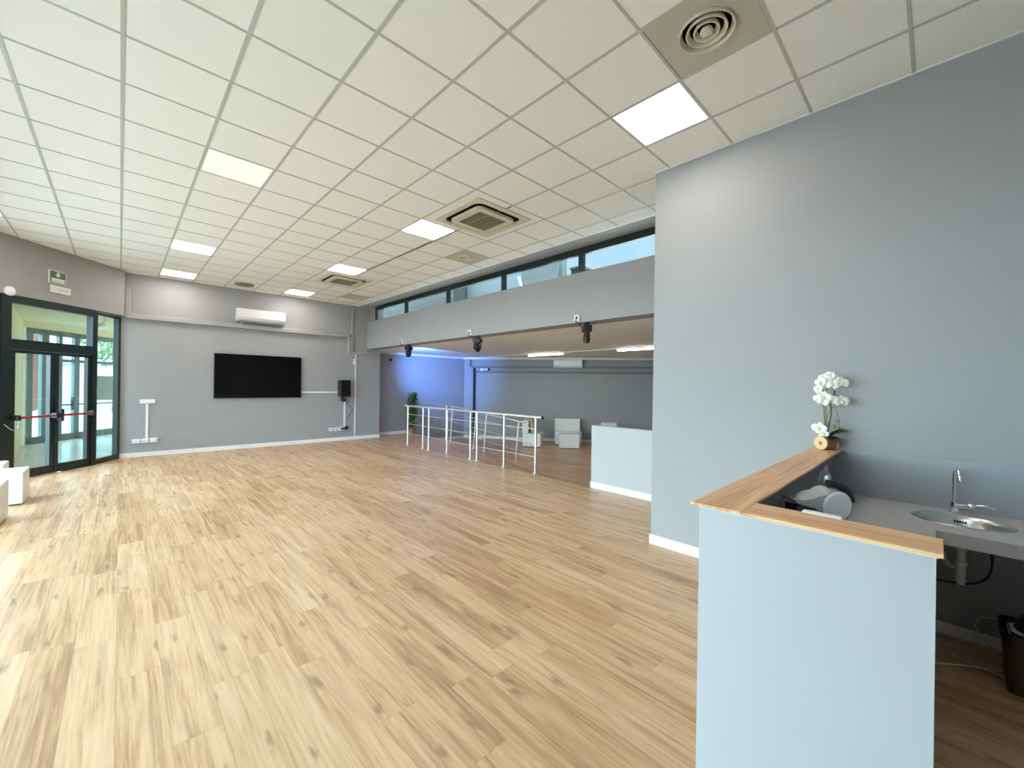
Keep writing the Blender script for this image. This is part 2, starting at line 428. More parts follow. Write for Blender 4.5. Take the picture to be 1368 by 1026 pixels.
mb = MB(); mb.faces(vs, fs); ceil = struct(mb.build('ceiling', 'tile'))
mb = MB()
bw = .012
cx = {}
for i in range(-3, 9):
    x = GX + P6 * i
    segs = [(YB, YT)]
    for ci, cj in cass:
        if i == ci + 1:
            segs = [q for a, b in segs for q in ((a, GY + P6 * cj), (GY + P6 * (cj + 2), b))]
    for a, b in segs: mb.box(x - bw, x + bw, a, b, HC - .004, HC + .03)
for j in range(-8, 14):
    y = GY + P6 * j
    segs = [(-2.0, XCE)]
    for ci, cj in cass:
        if j == cj + 1:
            segs = [q for a, b in segs for q in ((a, GX + P6 * ci), (GX + P6 * (ci + 2), b))]
    for a, b in segs: mb.box(a, b, y - bw * .8, y + bw * .8, HC - .0035, HC + .03)
mb.build('ceiling_grid', 'tbar', ceil)
mb = MB(); mb.box(XCE - .014, XCE + .006, YC, YT, HC - .006, HC + .03); struct(mb.build('trim_1', 'white'))
mb = MB(); mb.box(XB - .02, XB, YB, YC + .02, HC - .006, HC + .01); struct(mb.build('trim_2', 'white'))
mb = MB(); mb.box(XCE + .006, 5.268, YC, YT, HC + .001, HC + .05); mb.box(5.274, 5.6, YC, YT, HC + .001, HC + .05); struct(mb.build('ceiling_soffit', W))
mb = MB(); mb.box(-2.2, 5.75, YB - .2, YT + .6, 4.25, 4.4); struct(mb.build('ceiling_roof', 'extgrey'))
mb = MB(); mb.box(XM + .34, 14.6, YC - .2, 13.2, LZ, LZ + .2); mb.box(XM, XM + .34, YT, 13.2, LZ, LZ + .2); struct(mb.build('ceiling_lounge', 'lowceil'))

# ------------------------------------------------------------------ baseboards, cornice
def skirting(name, a, b, z, h=.095, t=.013, mat='white'):
    struct(wallseg(MB(), a, b, t, z, z + h).build(name, mat))
skirting('baseboard_far', (5.84, YT - .013), (-.02, YT - .013), 0, t=-.013)
skirting('baseboard_plant_side', (7.2, YP), (5.83, YP), 0, t=.013)
skirting('baseboard_plant_side', (9.6, YP), (7.21, YP), ZL, t=.013)
skirting('baseboard_corner_pier', tuple(pc + cd * .343 ), tuple(pc - cd * .05), ZL, t=.013)
skirting('baseboard_rear', tuple(B2), tuple(A2), ZL, t=.013)
skirting('baseboard_right', (XB - .013, .70), (XB - .013, YC + .013), 0, t=-.013)
skirting('baseboard_right', (XB - .013, YB), (XB - .013, .55), 0, h=.075, t=-.013)
skirting('baseboard_half', (5.632, YC), (5.632, 3.945), 0, t=-.013)
mb = MB(); mb.box(5.632, 5.765, 3.93, 3.943, 0, .095); struct(mb.build('baseboard_half_end', 'white'))
mb = MB(); mb.box(5.56, 9.5, YP - .05, YP, LZ - .075, LZ); struct(mb.build('trim_3', 'trim'))
struct(wallseg(MB(), tuple(B2), tuple(pc + cd * -.05 + Vector((-.03, -.04))), .06, LZ - .075, LZ).build('trim_4', 'trim'))
mb = MB(); mb.box(5.045, 5.075, YT - .02, YT, .095, 2.52); struct(mb.build('trim_5', 'white'))

# ------------------------------------------------------------------ clerestory windows
XW = 5.475
ys = [11.55, 9.77, 7.85, 5.96, 4.07, 2.10]
for k in range(5):
    y1, y0 = ys[k], ys[k + 1]
    r = sroot('window_%d' % (k + 1), (XW, (y0 + y1) / 2, 3.7))
    mb = MB()
    mb.box(XW, XW + .06, y0, y1, 3.835, HC + .002); mb.box(XW, XW + .06, y0, y1, 3.44, 3.50)
    mb.box(XW, XW + .06, y0, y0 + .05, 3.5, 3.835); mb.box(XW, XW + .06, y1 - .05, y1, 3.5, 3.835)
    mb.build('window_frame', 'green', r)
    mb = MB(); mb.box(XW + .026, XW + .034, y0 + .045, y1 - .045, 3.495, 3.84); mb.build('window_pane', 'pane', r)
mb = MB(); mb.box(XM + .34, 5.75, YC, YT, 2.9, 3.44); mb.box(XW, 5.75, 11.55, YT, 3.44, 4.25); mb.box(XW, 5.75, YC, 11.55, HC + .05, 4.25)
struct(mb.build('wall_clerestory', W))

# ------------------------------------------------------------------ things on the ceiling
def cell_c(i, j): return (GX + P6 * (i + .5), GY + P6 * (j + .5))
lab = {(5, -4): 'square white LED ceiling panel beside the round vent above the bar', (5, 2): 'square white LED ceiling panel touching the larger cassette air conditioner',
       (5, 7): 'square white LED ceiling panel touching the farther cassette air conditioner', (5, 12): 'square white LED ceiling panel close to the wall above the split air conditioner',
       (1, 2): 'warm square LED ceiling panel, the large one alone among the tiles at left', (1, 8): 'square white LED ceiling panel, middle of the row leading to the exit corner',
       (1, 12): 'square white LED ceiling panel nearest the screen wall on the exit side', (-3, 8): 'square white LED ceiling panel cut by the left picture edge above the exit',
       (1, -4): 'square white LED ceiling panel added out of view overhead near the camera', (-3, 2): 'square white LED ceiling panel added out of view overhead beside the glazed front'}
for (i, j) in lamps:
    x, y = cell_c(i, j); h = .291
    t = thing('ceiling_light', lab[(i, j)], 'ceiling light', (x, y, HC), 0, 'LED panels in the tiled ceiling')
    mb = MB()
    for a, b, c, d in ((-h, h, -h, -h + .012), (-h, h, h - .012, h), (-h, -h + .012, -h + .012, h - .012), (h - .012, h, -h + .012, h - .012)):
        mb.box(x + a, x + b, y + c, y + d, HC - .002, HC + .012)
    mb.build('frame', 'white', t)
    mb = MB(); mb.box(x - h + .012, x + h - .012, y - h + .012, y + h - .012, HC + .002, HC + .01)
    mb.build('diffuser', 'panelw' if (i, j) == (1, 2) else 'panel', t)

vl = {(4, -5): ('round multi-ring air diffuser in a beige square panel above the bar', 'ventbeige', .165), (7, 3): ('small round air vent in a beige panel between the larger cassette and the high windows', 'ventbeige', .15),
      (7, 11): ('small round air vent in a beige panel near the far corner of the high windows', 'ventbeige', .15), (3, 12): ('dark round air vent close to the screen wall', 'ventbeige', .2)}
for (i, j) in vents:
    x, y = cell_c(i, j); l, mt, R0 = vl[(i, j)]; h = .288
    t = thing('air_vent', l, 'air vent', (x, y, HC), 0, 'round vents in the ceiling')
    hole = R0 * .9; n = 40
    b = bmesh.new()
    sq = []
    for k in range(n):
        a = 2 * PI * k / n; c, s_ = math.cos(a), math.sin(a); q = h / max(abs(c), abs(s_)); sq.append((c * q, s_ * q))
    vi = [b.verts.new((x + hole * math.cos(2 * PI * k / n), y + hole * math.sin(2 * PI * k / n), HC)) for k in range(n)]
    vo = [b.verts.new((x + px, y + py, HC)) for px, py in sq]
    for k in range(n): b.faces.new((vi[k], vo[k], vo[(k + 1) % n], vi[(k + 1) % n]))
    mb = MB(); mb._merge(b)
    if (i, j) == (3, 12): pass
    mb.build('panel', mt if (i, j) != (3, 12) else 'tile', t)
    mb = MB(); mb.lathe([(hole * 1.0, HC + .001), (hole, HC + .10), (0, HC + .10)], (x, y, 0), 40); mb.build('duct_neck', 'blackmatte', t)
    dk = 'cassette' if (i, j) != (3, 12) else 'casgrille'
    rr = 3 if R0 > .14 else 2
    for q in range(rr):
        ro = R0 * (1.0 - q * (.27 if rr == 3 else .36)); ri = ro - R0 * (.13 if rr == 3 else .16); z = HC - .022 + q * .004
        mb = MB(); mb.lathe([(ri, z + .035), (ro - .008, z + .004), (ro, z + .002), (ro + .003, z + .010), (ri + .012, z + .042), (ri, z + .035)], (x, y, 0), 40)
        mb.build('ring', dk, t, smooth=50)
    rc = R0 * .24
    mb = MB(); mb.lathe([(0, HC - .028), (rc * .5, HC - .026), (rc * .9, HC - .018), (rc, HC - .008), (rc * .8, HC + .01), (0, HC + .012)], (x, y, 0), 32); mb.build('centre_cone', dk, t, smooth=50)
    if R0 > .19:
        mb = MB()
        for k in range(12):
            a = 2 * PI * k / 12; mb.box(-.004, .004, R0 * .25, R0 * .97, -.012, .01, mat=Matrix.Translation((x, y, HC)) @ Matrix.Rotation(a, 4, 'Z'))
        mb.build('spoke', dk, t)

def rrect(h, r, n=8):
    pts = []
    for k, (sx, sy) in enumerate(((1, 1), (-1, 1), (-1, -1), (1, -1))):
        for q in range(n + 1):
            a = PI / 2 * (k + q / n); pts.append((sx * (h - r) + r * math.cos(a), sy * (h - r) + r * math.sin(a)))
    return pts
def ring_mesh(mb, po, pi_, z0, z1, c):
    n = len(po); b = bmesh.new()
    L = [[b.verts.new((c[0] + x, c[1] + y, z)) for x, y in p] for p, z in ((po, z1), (po, z0), (pi_, z0), (pi_, z1))]
    for A, B in zip(L, L[1:]):
        for k in range(n): b.faces.new((A[k], A[(k + 1) % n], B[(k + 1) % n], B[k]))
    bmesh.ops.recalc_face_normals(b, faces=b.faces); mb._merge(b)
cl = {(5, 0): 'large cream four-way cassette air conditioner in the ceiling, the nearer of two', (5, 8): 'cream four-way cassette air conditioner in the ceiling toward the screen wall'}
for (i, j) in cass:
    x, y = GX + P6 * (i + 1), GY + P6 * (j + 1)
    t = thing('cassette_air_conditioner', cl[(i, j)], 'air conditioner', (x, y, HC), 0, 'ceiling cassette air conditioners')
    mb = MB(); ring_mesh(mb, rrect(.588, .004), rrect(.46, .02), HC - .002, HC + .02, (x, y)); mb.build('surround', 'tile', t)
    mb = MB(); ring_mesh(mb, rrect(.475, .03), rrect(.392, .11), HC - .014, HC + .02, (x, y)); mb.build('outer_frame', 'cassette', t)
    mb = MB(); mb.prism([(x + a, y + b) for a, b in rrect(.40, .1)], HC + .012, HC + .02); mb.build('air_slot', 'blackmatte', t)
    mb = MB(); ring_mesh(mb, rrect(.325, .08), rrect(.235, .012), HC - .040, HC - .006, (x, y)); mb.build('face_frame', 'cassette', t)
    mb = MB(); mb.box(x - .24, x + .24, y - .24, y + .24, HC - .03, HC - .012)
    for k in range(15): mb.box(x - .232, x + .232, y - .232 + k * .0325, y - .218 + k * .0325, HC - .037, HC - .029)
    for k in (-.08, .08): mb.box(x + k - .004, x + k + .004, y - .235, y + .235, HC - .040, HC - .03)
    mb.build('intake_grille', 'casgrille', t)

# ------------------------------------------------------------------ screen wall
t = thing('television', 'large flat black television hung on the grey far wall', 'television', (2.58, YT, 1.25))
mb = MB(); mb.box(1.615, 3.545, YT - .065, YT - .03, 1.253, 2.335, .004); mb.build('casing', 'black', t)
mb = MB(); mb.box(1.627, 3.533, YT - .067, YT - .064, 1.268, 2.323); mb.build('screen', 'screen', t)
mb = MB(); mb.box(2.2, 2.96, YT - .03, YT, 1.55, 2.05); mb.build('wall_bracket', 'black', t)

def split_ac(name, label, c, rz, w, h, d, mat='whitegloss', group='wall-mounted split air conditioners'):
    t = thing(name, label, 'air conditioner', c, rz, group)       # local: x along wall, -y into the room, z up from bottom
    prof = [(0, 0), (-d * .45, 0), (-d * .82, h * .12), (-d, h * .30), (-d, h * .80), (-d * .82, h), (0, h)]
    mb = MB(); mb.prism([(y, z) for y, z in prof], -w / 2, w / 2, mat=Matrix(((0, 0, 1, 0), (1, 0, 0, 0), (0, 1, 0, 0), (0, 0, 0, 1))))
    mb.build('body', mat, t, local=True)
    mb = MB(); mb.box(-w * .47, w * .47, -d * .80, -d * .48, -.002, .012, mat=Matrix.Translation((0, 0, h * .055)) @ Matrix.Rotation(.18, 4, 'X')); mb.build('louvre', 'silver', t, local=True)
    mb = MB(); mb.box(-w * .485, w * .485, -d - .004, -d * .98, h * .31, h * .79, .003, 1); mb.build('front_panel', mat, t, local=True)
    return t
split_ac('split_air_conditioner', 'white split air conditioner on the far wall above the television', (2.575, YT, 3.15), 0, 1.06, .31, .21)

t = thing('cable_trunking', 'long grey painted pipe trunking running across the far wall under the air conditioner', 'trunking', (2.4, YT, 3.03))
yf = YT - .085
mb = MB(); mb.box(.06, 4.12, yf, YT, 2.975, 3.085, .012); mb.build('long_run', 'duct', t)
mb = MB(); mb.box(4.10, 4.90, yf + .02, YT, 2.995, 3.075, .01); mb.build('end_run', 'duct', t)
mb = MB(); mb.box(.055, .155, yf, YT, 3.06, 3.60, .012); mb.build('riser', 'duct', t)
mb = MB(); mb.box(4.82, 4.91, yf + .02, YT, 2.52, 3.08, .01); mb.build('drop', 'duct', t)
mb = MB(); mb.box(4.86, 5.80, yf + .02, YT, 2.52, 2.585, .01); mb.build('pier_run', 'duct', t)
mb = MB(); mb.cyl((2.17, YT - .06, 3.07), (2.17, YT - .06, 3.17), .04); mb.build('pipe_stub', 'duct', t, smooth=40)
mb = MB(); mb.box(4.905, 4.965, YT - .05, YT, 2.60, HC, .008); tag(mb.build('corner_conduit', 'duct'), 'slim grey vertical conduit rising to the ceiling in the far corner', 'conduit')

t = thing('loudspeaker', 'small black loudspeaker bracketed to the far wall beside the white strip', 'speaker', (4.67, YT, 1.28))
mb = MB(); mb.box(4.52, 4.81, YT - .30, YT - .07, 1.27, 1.75, .02); mb.build('cabinet', 'black', t)
mb = MB(); mb.box(4.535, 4.795, YT - .306, YT - .298, 1.29, 1.73, .003, 1); mb.build('front_grille', 'blackmatte', t)
mb = MB(); mb.box(4.63, 4.71, YT - .08, YT, 1.14, 1.27); mb.cyl((4.67, YT - .15, 1.26), (4.67, YT - .15, 1.17), .02); mb.sphere((4.67, YT - .13, 1.17), .055); mb.build('wall_bracket', 'black', t)
mb = MB(); mb.tube([(4.76, YT - .1, 1.27), (4.82, YT - .05, 1.05), (4.95, YT - .03, .93), (4.98, YT - .02, .86), (4.86, YT - .02, .68), (4.80, YT - .02, .58)], .007); mb.build('lead', 'black', t, smooth=60)
mb = MB(); mb.box(3.55, 4.54, YT - .018, YT, 1.38, 1.415); tag(mb.build('wall_trunking', 'white'), 'thin white horizontal cable strip between the television and loudspeaker', 'trunking')
mb = MB(); mb.box(4.725, 4.77, YT - .018, YT, .40, 1.14); tag(mb.build('wall_trunking', 'white'), 'white vertical cable strip below the loudspeaker', 'trunking')
mb = MB(); mb.box(.412, .458, YT - .018, YT, .39, 1.15); tag(mb.build('wall_trunking', 'white'), 'white vertical cable strip under the small white box near the exit', 'trunking')
def socket(x0, x1, z0, z1, label, group, holes=3, plug=False):
    t = thing('wall_socket', label, 'socket', ((x0 + x1) / 2, YT, (z0 + z1) / 2), 0, group)
    mb = MB(); mb.box(x0, x1, YT - .035, YT, z0, z1, .008); mb.build('cover', 'whitegloss', t)
    for k in range(holes):
        if plug and k != holes - 1: continue
        xc = x0 + (x1 - x0) * (k + .5) / holes; mb = MB(); mb.cyl((xc, YT - .037, (z0 + z1) / 2), (xc, YT - .03, (z0 + z1) / 2), .012, seg=12)
        mb.build('outlet', 'signgrey', t)
    if plug:
        mb = MB(); mb.cyl((x0 + .06, YT - .075, (z0 + z1) / 2 + .01), (x0 + .06, YT - .035, (z0 + z1) / 2 + .01), .045, seg=20); mb.cyl((x0 + .06, YT - .088, (z0 + z1) / 2 + .01), (x0 + .06, YT - .075, (z0 + z1) / 2 + .01), .022, seg=16); mb.build('plug', 'white', t)
g = 'sockets low on the wall near the exit'
socket(.197, .328, .295, .388, 'leftmost of the three white sockets low on the wall near the exit', g)
socket(.342, .47, .297, .392, 'white socket directly under the cable strip near the exit', g)
socket(.485, .625, .292, .398, 'white socket holding a round plug near the exit', g, plug=True)
g = 'sockets under the loudspeaker'
socket(4.305, 4.415, .285, .385, 'white socket under the loudspeaker, farthest from the black plug', g)
socket(4.44, 4.54, .285, .385, 'middle white socket of three under the loudspeaker', g)
socket(4.56, 4.70, .29, .39, 'white socket beside the black plug under the loudspeaker', g)
mb = MB(); mb.box(4.62, 4.84, YT - .10, YT - .036, .325, .37, .01); mb.sphere((4.80, YT - .06, .36), .055, sc=(1, .8, 1)); tag(mb.build('power_adapter', 'black'), 'black plug-in power adapter at the foot of the cable strip under the loudspeaker', 'adapter')
t = thing('switch_box', 'small white surface-mounted box atop the cable strip near the exit', 'switch', (.44, YT, 1.2))
mb = MB(); mb.box(.315, .565, YT - .06, YT, 1.15, 1.245, .006); mb.build('case', 'whitegloss', t)
mb = MB(); mb.box(.335, .545, YT - .064, YT - .058, 1.172, 1.222, .002, 1); mb.build('cover_flap', 'white', t)
t = thing('motion_sensor', 'tiny white sensor on the corner edge of the far wall', 'sensor', (5.03, YT, 2.3))
mb = MB(); mb.box(4.985, 5.055, YT - .05, YT, 2.22, 2.37, .015); mb.build('housing', 'whitegloss', t)
mb = MB(); mb.box(5.0, 5.04, YT - .056, YT - .048, 2.29, 2.34, .003, 1); mb.build('lens', 'signgrey', t)

# ------------------------------------------------------------------ exit header items (in header coordinates)
def EP(s, off=0, z=0): p = EC + ev * s - en * off; return Vector((p.x, p.y, z))
HM = lambda s, z, off=0: Matrix.Translation(EP(s, off, z)) @ Matrix(((-ev.x, en.x, 0, 0), (-ev.y, en.y, 0, 0), (0, 0, 1, 0), (0, 0, 0, 1)))  # local x to the right seen from the room, -y into room, z up
s0 = 1.335
t = thing('exit_sign', 'green emergency exit sign with white down arrow above the glass doors', 'sign', EP(s0, 0, 3.45)); X = HM(s0, 3.445)
mb = MB(); mb.box(-.145, .145, -.02, 0, -.115, .115, .003, 1); mb.build('backing_plate', 'signwhite', t, xf=X)
mb = MB(); mb.box(-.127, .127, -.023, -.019, -.10, .10); mb.build('green_field', 'signgreen', t, xf=X)
mb = MB(); mb.prism([(-.02, .088), (.02, .088), (.02, .045), (.05, .045), (0, .005), (-.05, .045), (-.02, .045)], .022, .027, mat=Matrix(((1, 0, 0, 0), (0, 0, -1, 0), (0, 1, 0, 0), (0, 0, 0, 1)))); mb.build('arrow', 'signwhite', t, xf=X)
mb = MB(); mb.box(-.108, .108, -.027, -.022, -.088, -.018); mb.build('caption_strip', 'signwhite', t, xf=X)
mb = MB(); mb.box(-.09, .09, -.0285, -.0265, -.058, -.05); mb.box(-.09, .04, -.0285, -.0265, -.072, -.065); mb.build('faded_line', 'signgrey', t, xf=X)
X = HM(1.28, 3.235)
t = thing('exit_plate', 'white rectangular plate under the green exit sign', 'sign', EP(1.28, 0, 3.24))
mb = MB(); mb.box(-.165, .165, -.03, 0, -.065, .065, .004, 1); mb.build('plate', 'signwhite', t, xf=X)
mb = MB(); mb.box(-.06, .11, -.032, -.029, -.008, .012); mb.build('faded_line', 'signgrey', t, xf=X)
t = thing('emergency_detector', 'white domed detector above the top corner of the glass doors', 'detector', EP(2.04, 0, 3.05)); X = HM(2.04, 3.05)
mb = MB(); mb.cyl((0, 0, 0), (0, -.02, 0), .075); mb.build('base_plate', 'white', t, xf=X)
mb = MB(); mb.sphere((0, -.02, 0), .065, 20, (1, .8, 1)); mb.build('dome', 'whitegloss', t, smooth=60, xf=X)

# ------------------------------------------------------------------ glazed exit doors
S0, S1 = Vector((-.02, 11.915)), Vector((-.39, 11.30))
du = Vector((-.66, -.7513)).normalized(); dn = Vector((-du.y, du.x)); dn = dn if dn.x < 0 else -dn   # along / outwards
su = (S1 - S0).normalized(); sn = Vector((-su.y, su.x)); sn = sn if sn.x < 0 else -sn
def frameM(o, u, n): return Matrix(((u.x, n.x, 0, o.x), (u.y, n.y, 0, o.y), (0, 0, 1, 0), (0, 0, 0, 1)))   # local x along, y outwards
DM, SM = frameM(S1, du, dn), frameM(S0, su, sn)
door = sroot('door_1', (-.85, 10.8, 0))
sl = (S1 - S0).length
mb = MB()
mb.box(0, .07, -.03, .06, 0, 2.98); mb.box(sl - .08, sl + .02, -.03, .06, 0, 2.98); mb.box(.07, sl - .08, -.03, .06, 0, .10); mb.box(.07, sl - .08, -.03, .06, 2.93, 2.98)
mb.build('sidelight_frame', 'green', door, xf=SM)
mb = MB(); mb.box(.06, sl - .07, .01, .018, .09, 2.94); mb.build('sidelight_pane', 'panedoor', door, xf=SM)
mb = MB()
mb.box(-.02, .05, -.05, .07, 0, 2.99); mb.box(1.38, 1.52, -.05, .07, 0, 2.99); mb.box(.05, 1.38, -.05, .07, 2.875, 2.99); mb.box(.05, 1.38, -.05, .07, 2.13, 2.295)
mb.build('door_frame', 'green', door, xf=DM)
mb = MB(); mb.box(.04, 1.39, .006, .014, 2.28, 2.885); mb.build('transom_pane', 'panedoor', door, xf=DM)
for nm, a, b in (('r', .055, .705), ('l', .715, 1.375)):
    mb = MB(); gt = 2.075
    mb.box(a, a + .065, -.03, .04, .012, 2.125); mb.box(b - .07, b, -.03, .04, .012, 2.125); mb.box(a + .065, b - .07, -.03, .04, .012, .15); mb.box(a + .065, b - .07, -.03, .04, gt, 2.125)
    lf = mb.build('door_leaf', 'green', door, xf=DM)
    mb = MB(); mb.box(a + .055, b - .06, 0, .008, .14, gt + .01); mb.build('leaf_pane', 'panedoor', lf, xf=DM)
    mb = MB(); mb.cyl((a + .03, -.115, 1.02), (b - .03, -.115, 1.02), .02); mb.build('panic_bar', 'red', lf, xf=DM, smooth=40)
    mb = MB()
    lo, hi = (a + .03, b - .035)
    for q in (lo, hi):
        big = nm == 'r' and q == hi
        hh = .11 if big else .045
        mb.box(q - .028, q + .028, -.145, -.03, 1.02 - hh, 1.02 + hh, .012)
    mb.build('panic_bar_bracket', 'black', lf, xf=DM)
mb = MB(); mb.tube([(1.47, -.06, .93), (1.42, -.075, .86), (1.36, -.08, .82), (1.29, -.07, .84), (1.25, -.05, .95), (1.22, -.05, 1.02)], .007); mb.build('door_cable', 'silver', door, xf=DM, smooth=60)
mb = MB(); mb.box(.06, .62, -.10, .0, 0, .010); mb.build('leaked_light_strip', 'steel', door, xf=DM)  # bright strip standing in for light that leaks under the door
# corner sidelight between the doors and the long glazed front
L0 = S1 + du * 1.52; L1 = Vector((-2.0, E2.y + .1))
lu = (L1 - L0).normalized(); ln = Vector((-lu.y, lu.x)); ln = ln if ln.x < 0 else -ln; LM = frameM(L0, lu, ln); ll = (L1 - L0).length
w6 = sroot('window_6', (L0.x, L0.y, 0))
mb = MB(); mb.box(.0, .05, -.03, .06, 0, 3.0); mb.box(ll - .08, ll, -.03, .06, 0, 3.0); mb.box(.05, ll - .08, -.03, .06, 0, .1); mb.box(.05, ll - .08, -.03, .06, 2.93, 3.0); mb.build('window_frame', 'green', w6, xf=LM)
mb = MB(); mb.box(.04, ll - .07, .01, .018, .09, 2.94); mb.build('window_pane', 'panedoor', w6, xf=LM)
YG = .60                                             # where the glazed front starts
yk = [YG + k * (E2.y + .1 - YG) / 7 for k in range(8)]
for k in range(7):
    r = sroot('window_%d' % (7 + k), (-2.0, yk[k], 0)); a, b = yk[k], yk[k + 1]
    mb = MB(); mb.box(-2.08, -2.0, a, a + .05, 0, 3.0); mb.box(-2.08, -2.0, b - .05, b, 0, 3.0); mb.box(-2.08, -2.0, a + .05, b - .05, 0, .1); mb.box(-2.08, -2.0, a + .05, b - .05, 2.92, 3.0); mb.build('window_frame', 'green', r)
    mb = MB(); mb.box(-2.044, -2.036, a + .045, b - .045, .09, 2.93); mb.build('window_pane', 'pane', r)

# ------------------------------------------------------------------ porch and outdoors beyond the doors
O0 = Vector((-1.76, 15.84)); oe = Vector((.6396, .7687)); on_ = Vector((-.7687, .6396))
OM = frameM(O0, oe, on_)
mb = MB(); mb.prism([(-2.1, 9.2), (0.3, 12.3), (1.9, 20.2), (-2.0, 20.2), (-2.6, 14.8), (-2.2, 11)], -.14, -.02); struct(mb.build('floor_porch', 'stone'))
mb = MB(); mb.prism([(-1.34, 10.34), (-.1, 12.1), (5.0, 19.5), (3.6, 22.2), (-2.4, 15.2), (-1.7, 11.2)], 3.12, 3.22); struct(mb.build('ceiling_porch', 'cream'))
mb = MB(); mb.box(-.35, 4.5, -.03, .2, 2.955, 3.16); struct(mb.build('wall_porch_lintel', 'cream', xf=OM))
struct(wallseg(MB(), (-1.46, 11.15), (-1.775, 15.80), .12, -.02, 3.14).build('wall_porch', 'cream'))
struct(wallseg(MB(), (-.1, 12.125), (5.6, 19.6), -.15, -.02, 3.14).build('wall_porch_inner', 'cream'))
d2 = sroot('door_2', (O0.x, O0.y, 0))
fr = [(0.04, .18), (.40, .57), (.83, .92), (1.25, 1.40), (1.80, 1.94), (2.7, 2.82), (3.6, 3.72)]
mb = MB()
for a, b in fr: mb.box(a, b, -.04, .05, 0, 2.95)
mb.box(.04, 3.7, -.04, .05, 2.82, 2.955); mb.box(.83, 3.7, -.035, .045, 2.13, 2.21); mb.box(.04, 3.7, -.04, .05, -.02, .16); mb.box(.9, 3.7, -.03, .04, .93, .97)
mb.build('door_frame', 'greygreen', d2, xf=OM)
mb = MB(); mb.box(.1, 3.65, 0, .008, .1, 2.9); mb.build('door_pane', 'panegreen', d2, xf=OM)
mb = MB(); mb.box(1.15, 1.19, -.1, -.04, .8, 1.15); mb.build('door_handle', 'black', d2, xf=OM)
mb = MB(); mb.box(-.08, -.01, -.06, .06, -.02, 2.95); struct(mb.build('trim_6', 'white', xf=OM))
# notice on the outer glass
mb = MB(); mb.box(.60, .70, -.012, -.004, 1.62, 1.78); tag(mb.build('paper_notice', 'white', xf=OM), 'small white paper notice taped inside the outer porch glass', 'notice')
t = thing('security_camera', 'white camera under the porch ceiling seen through the narrow sidelight', 'camera', (-.30, 13.5, 3.1))
mb = MB(); mb.cyl((-.27, 13.5, 3.12), (-.27, 13.5, 3.02), .03); mb.cyl((-.27, 13.5, 3.03), (-.33, 13.4, 2.95), .02); mb.build('bracket', 'white', t)
mb = MB(); mb.cyl((-.30, 13.52, 2.96), (-.45, 13.36, 2.88), .045); mb.build('housing', 'whitegloss', t, smooth=40)
mb = MB(); mb.box(-4.6, -2.2, -1.2, 9.2, 3.05, 3.2); struct(mb.build('added_sky_blocker', 'extwhite'))  # unseen overhang added to block high sky light at the glazed front
# outside ground and neighbours
mb = MB(); mb.box(-60, -2.1, -40, 60, -.2, -.06); mb.box(-2.1, 40, 20.3, 60, -.2, -.06); mb.prism([(-2.1, 9.6), (-2.1, 20.3), (5, 20.3), (.2, 12.6)], -.2, -.15); struct(mb.build('ground', 'pave'))
def building(name, label, x0, x1, y0, y1, z1, mat, wins=()):
    t = thing(name, label, 'building', ((x0 + x1) / 2, (y0 + y1) / 2, 0))
    mb = MB(); mb.box(x0, x1, y0, y1, -.06, z1); mb.build('wall', mat, t)
    mb = MB(); mb.box(x0 - .1, x1 + .1, y0 - .1, y1 + .1, z1, z1 + .15); mb.build('roof', 'extwhite', t)
    for (a, b, c, d) in wins:
        mb = MB(); mb.box(a, b, y0 - .04, y0 + .02, c, d); mb.build('window', 'extdark', t)
building('neighbour_house', 'salmon red building seen through the porch glass', -6.5, -3.35, 33, 40, 7.5, 'pink', [(-4.4, -3.8, 1, 2.4)])
building('neighbour_garage', 'low white building across the street seen through the porch doors', -3.2, 6, 36, 44, 2.6, 'extwhite', [(-1.5, -.2, .4, 1.9)])
t = thing('street_tree', 'leafy tree beyond the porch seen through the narrow sidelight', 'tree', (-.2, 30, -.06))
mb = MB(); mb.tube([(-.2, 30, -.06), (-.1, 30, 1.5), (-.25, 30.1, 3.0), (-.2, 30, 4.2)], lambda u: .14 - .08 * u); mb.build('trunk', 'twig', t)
mb = MB(); rnd = random.Random(3)
for k in range(900):
    a, b2 = rnd.uniform(0, 2 * PI), rnd.uniform(-1, 1); q = rnd.random() ** .4
    p = Vector((-.2 + 1.5 * q * math.cos(a) * math.sqrt(1 - b2 * b2), 30 + 1.5 * q * math.sin(a) * math.sqrt(1 - b2 * b2), 3.9 + 1.6 * q * b2))
    d1 = Vector((rnd.uniform(-1, 1), rnd.uniform(-1, 1), rnd.uniform(-1, 1))).normalized() * .13; d3 = d1.cross(Vector((rnd.uniform(-1, 1), 1, rnd.uniform(-1, 1)))).normalized() * .06
    k0 = [p - d1, p + d3, p + d1, p - d3]; mb.faces(k0, [(0, 1, 2, 3)])
mb.build('crown', 'leaf', t)
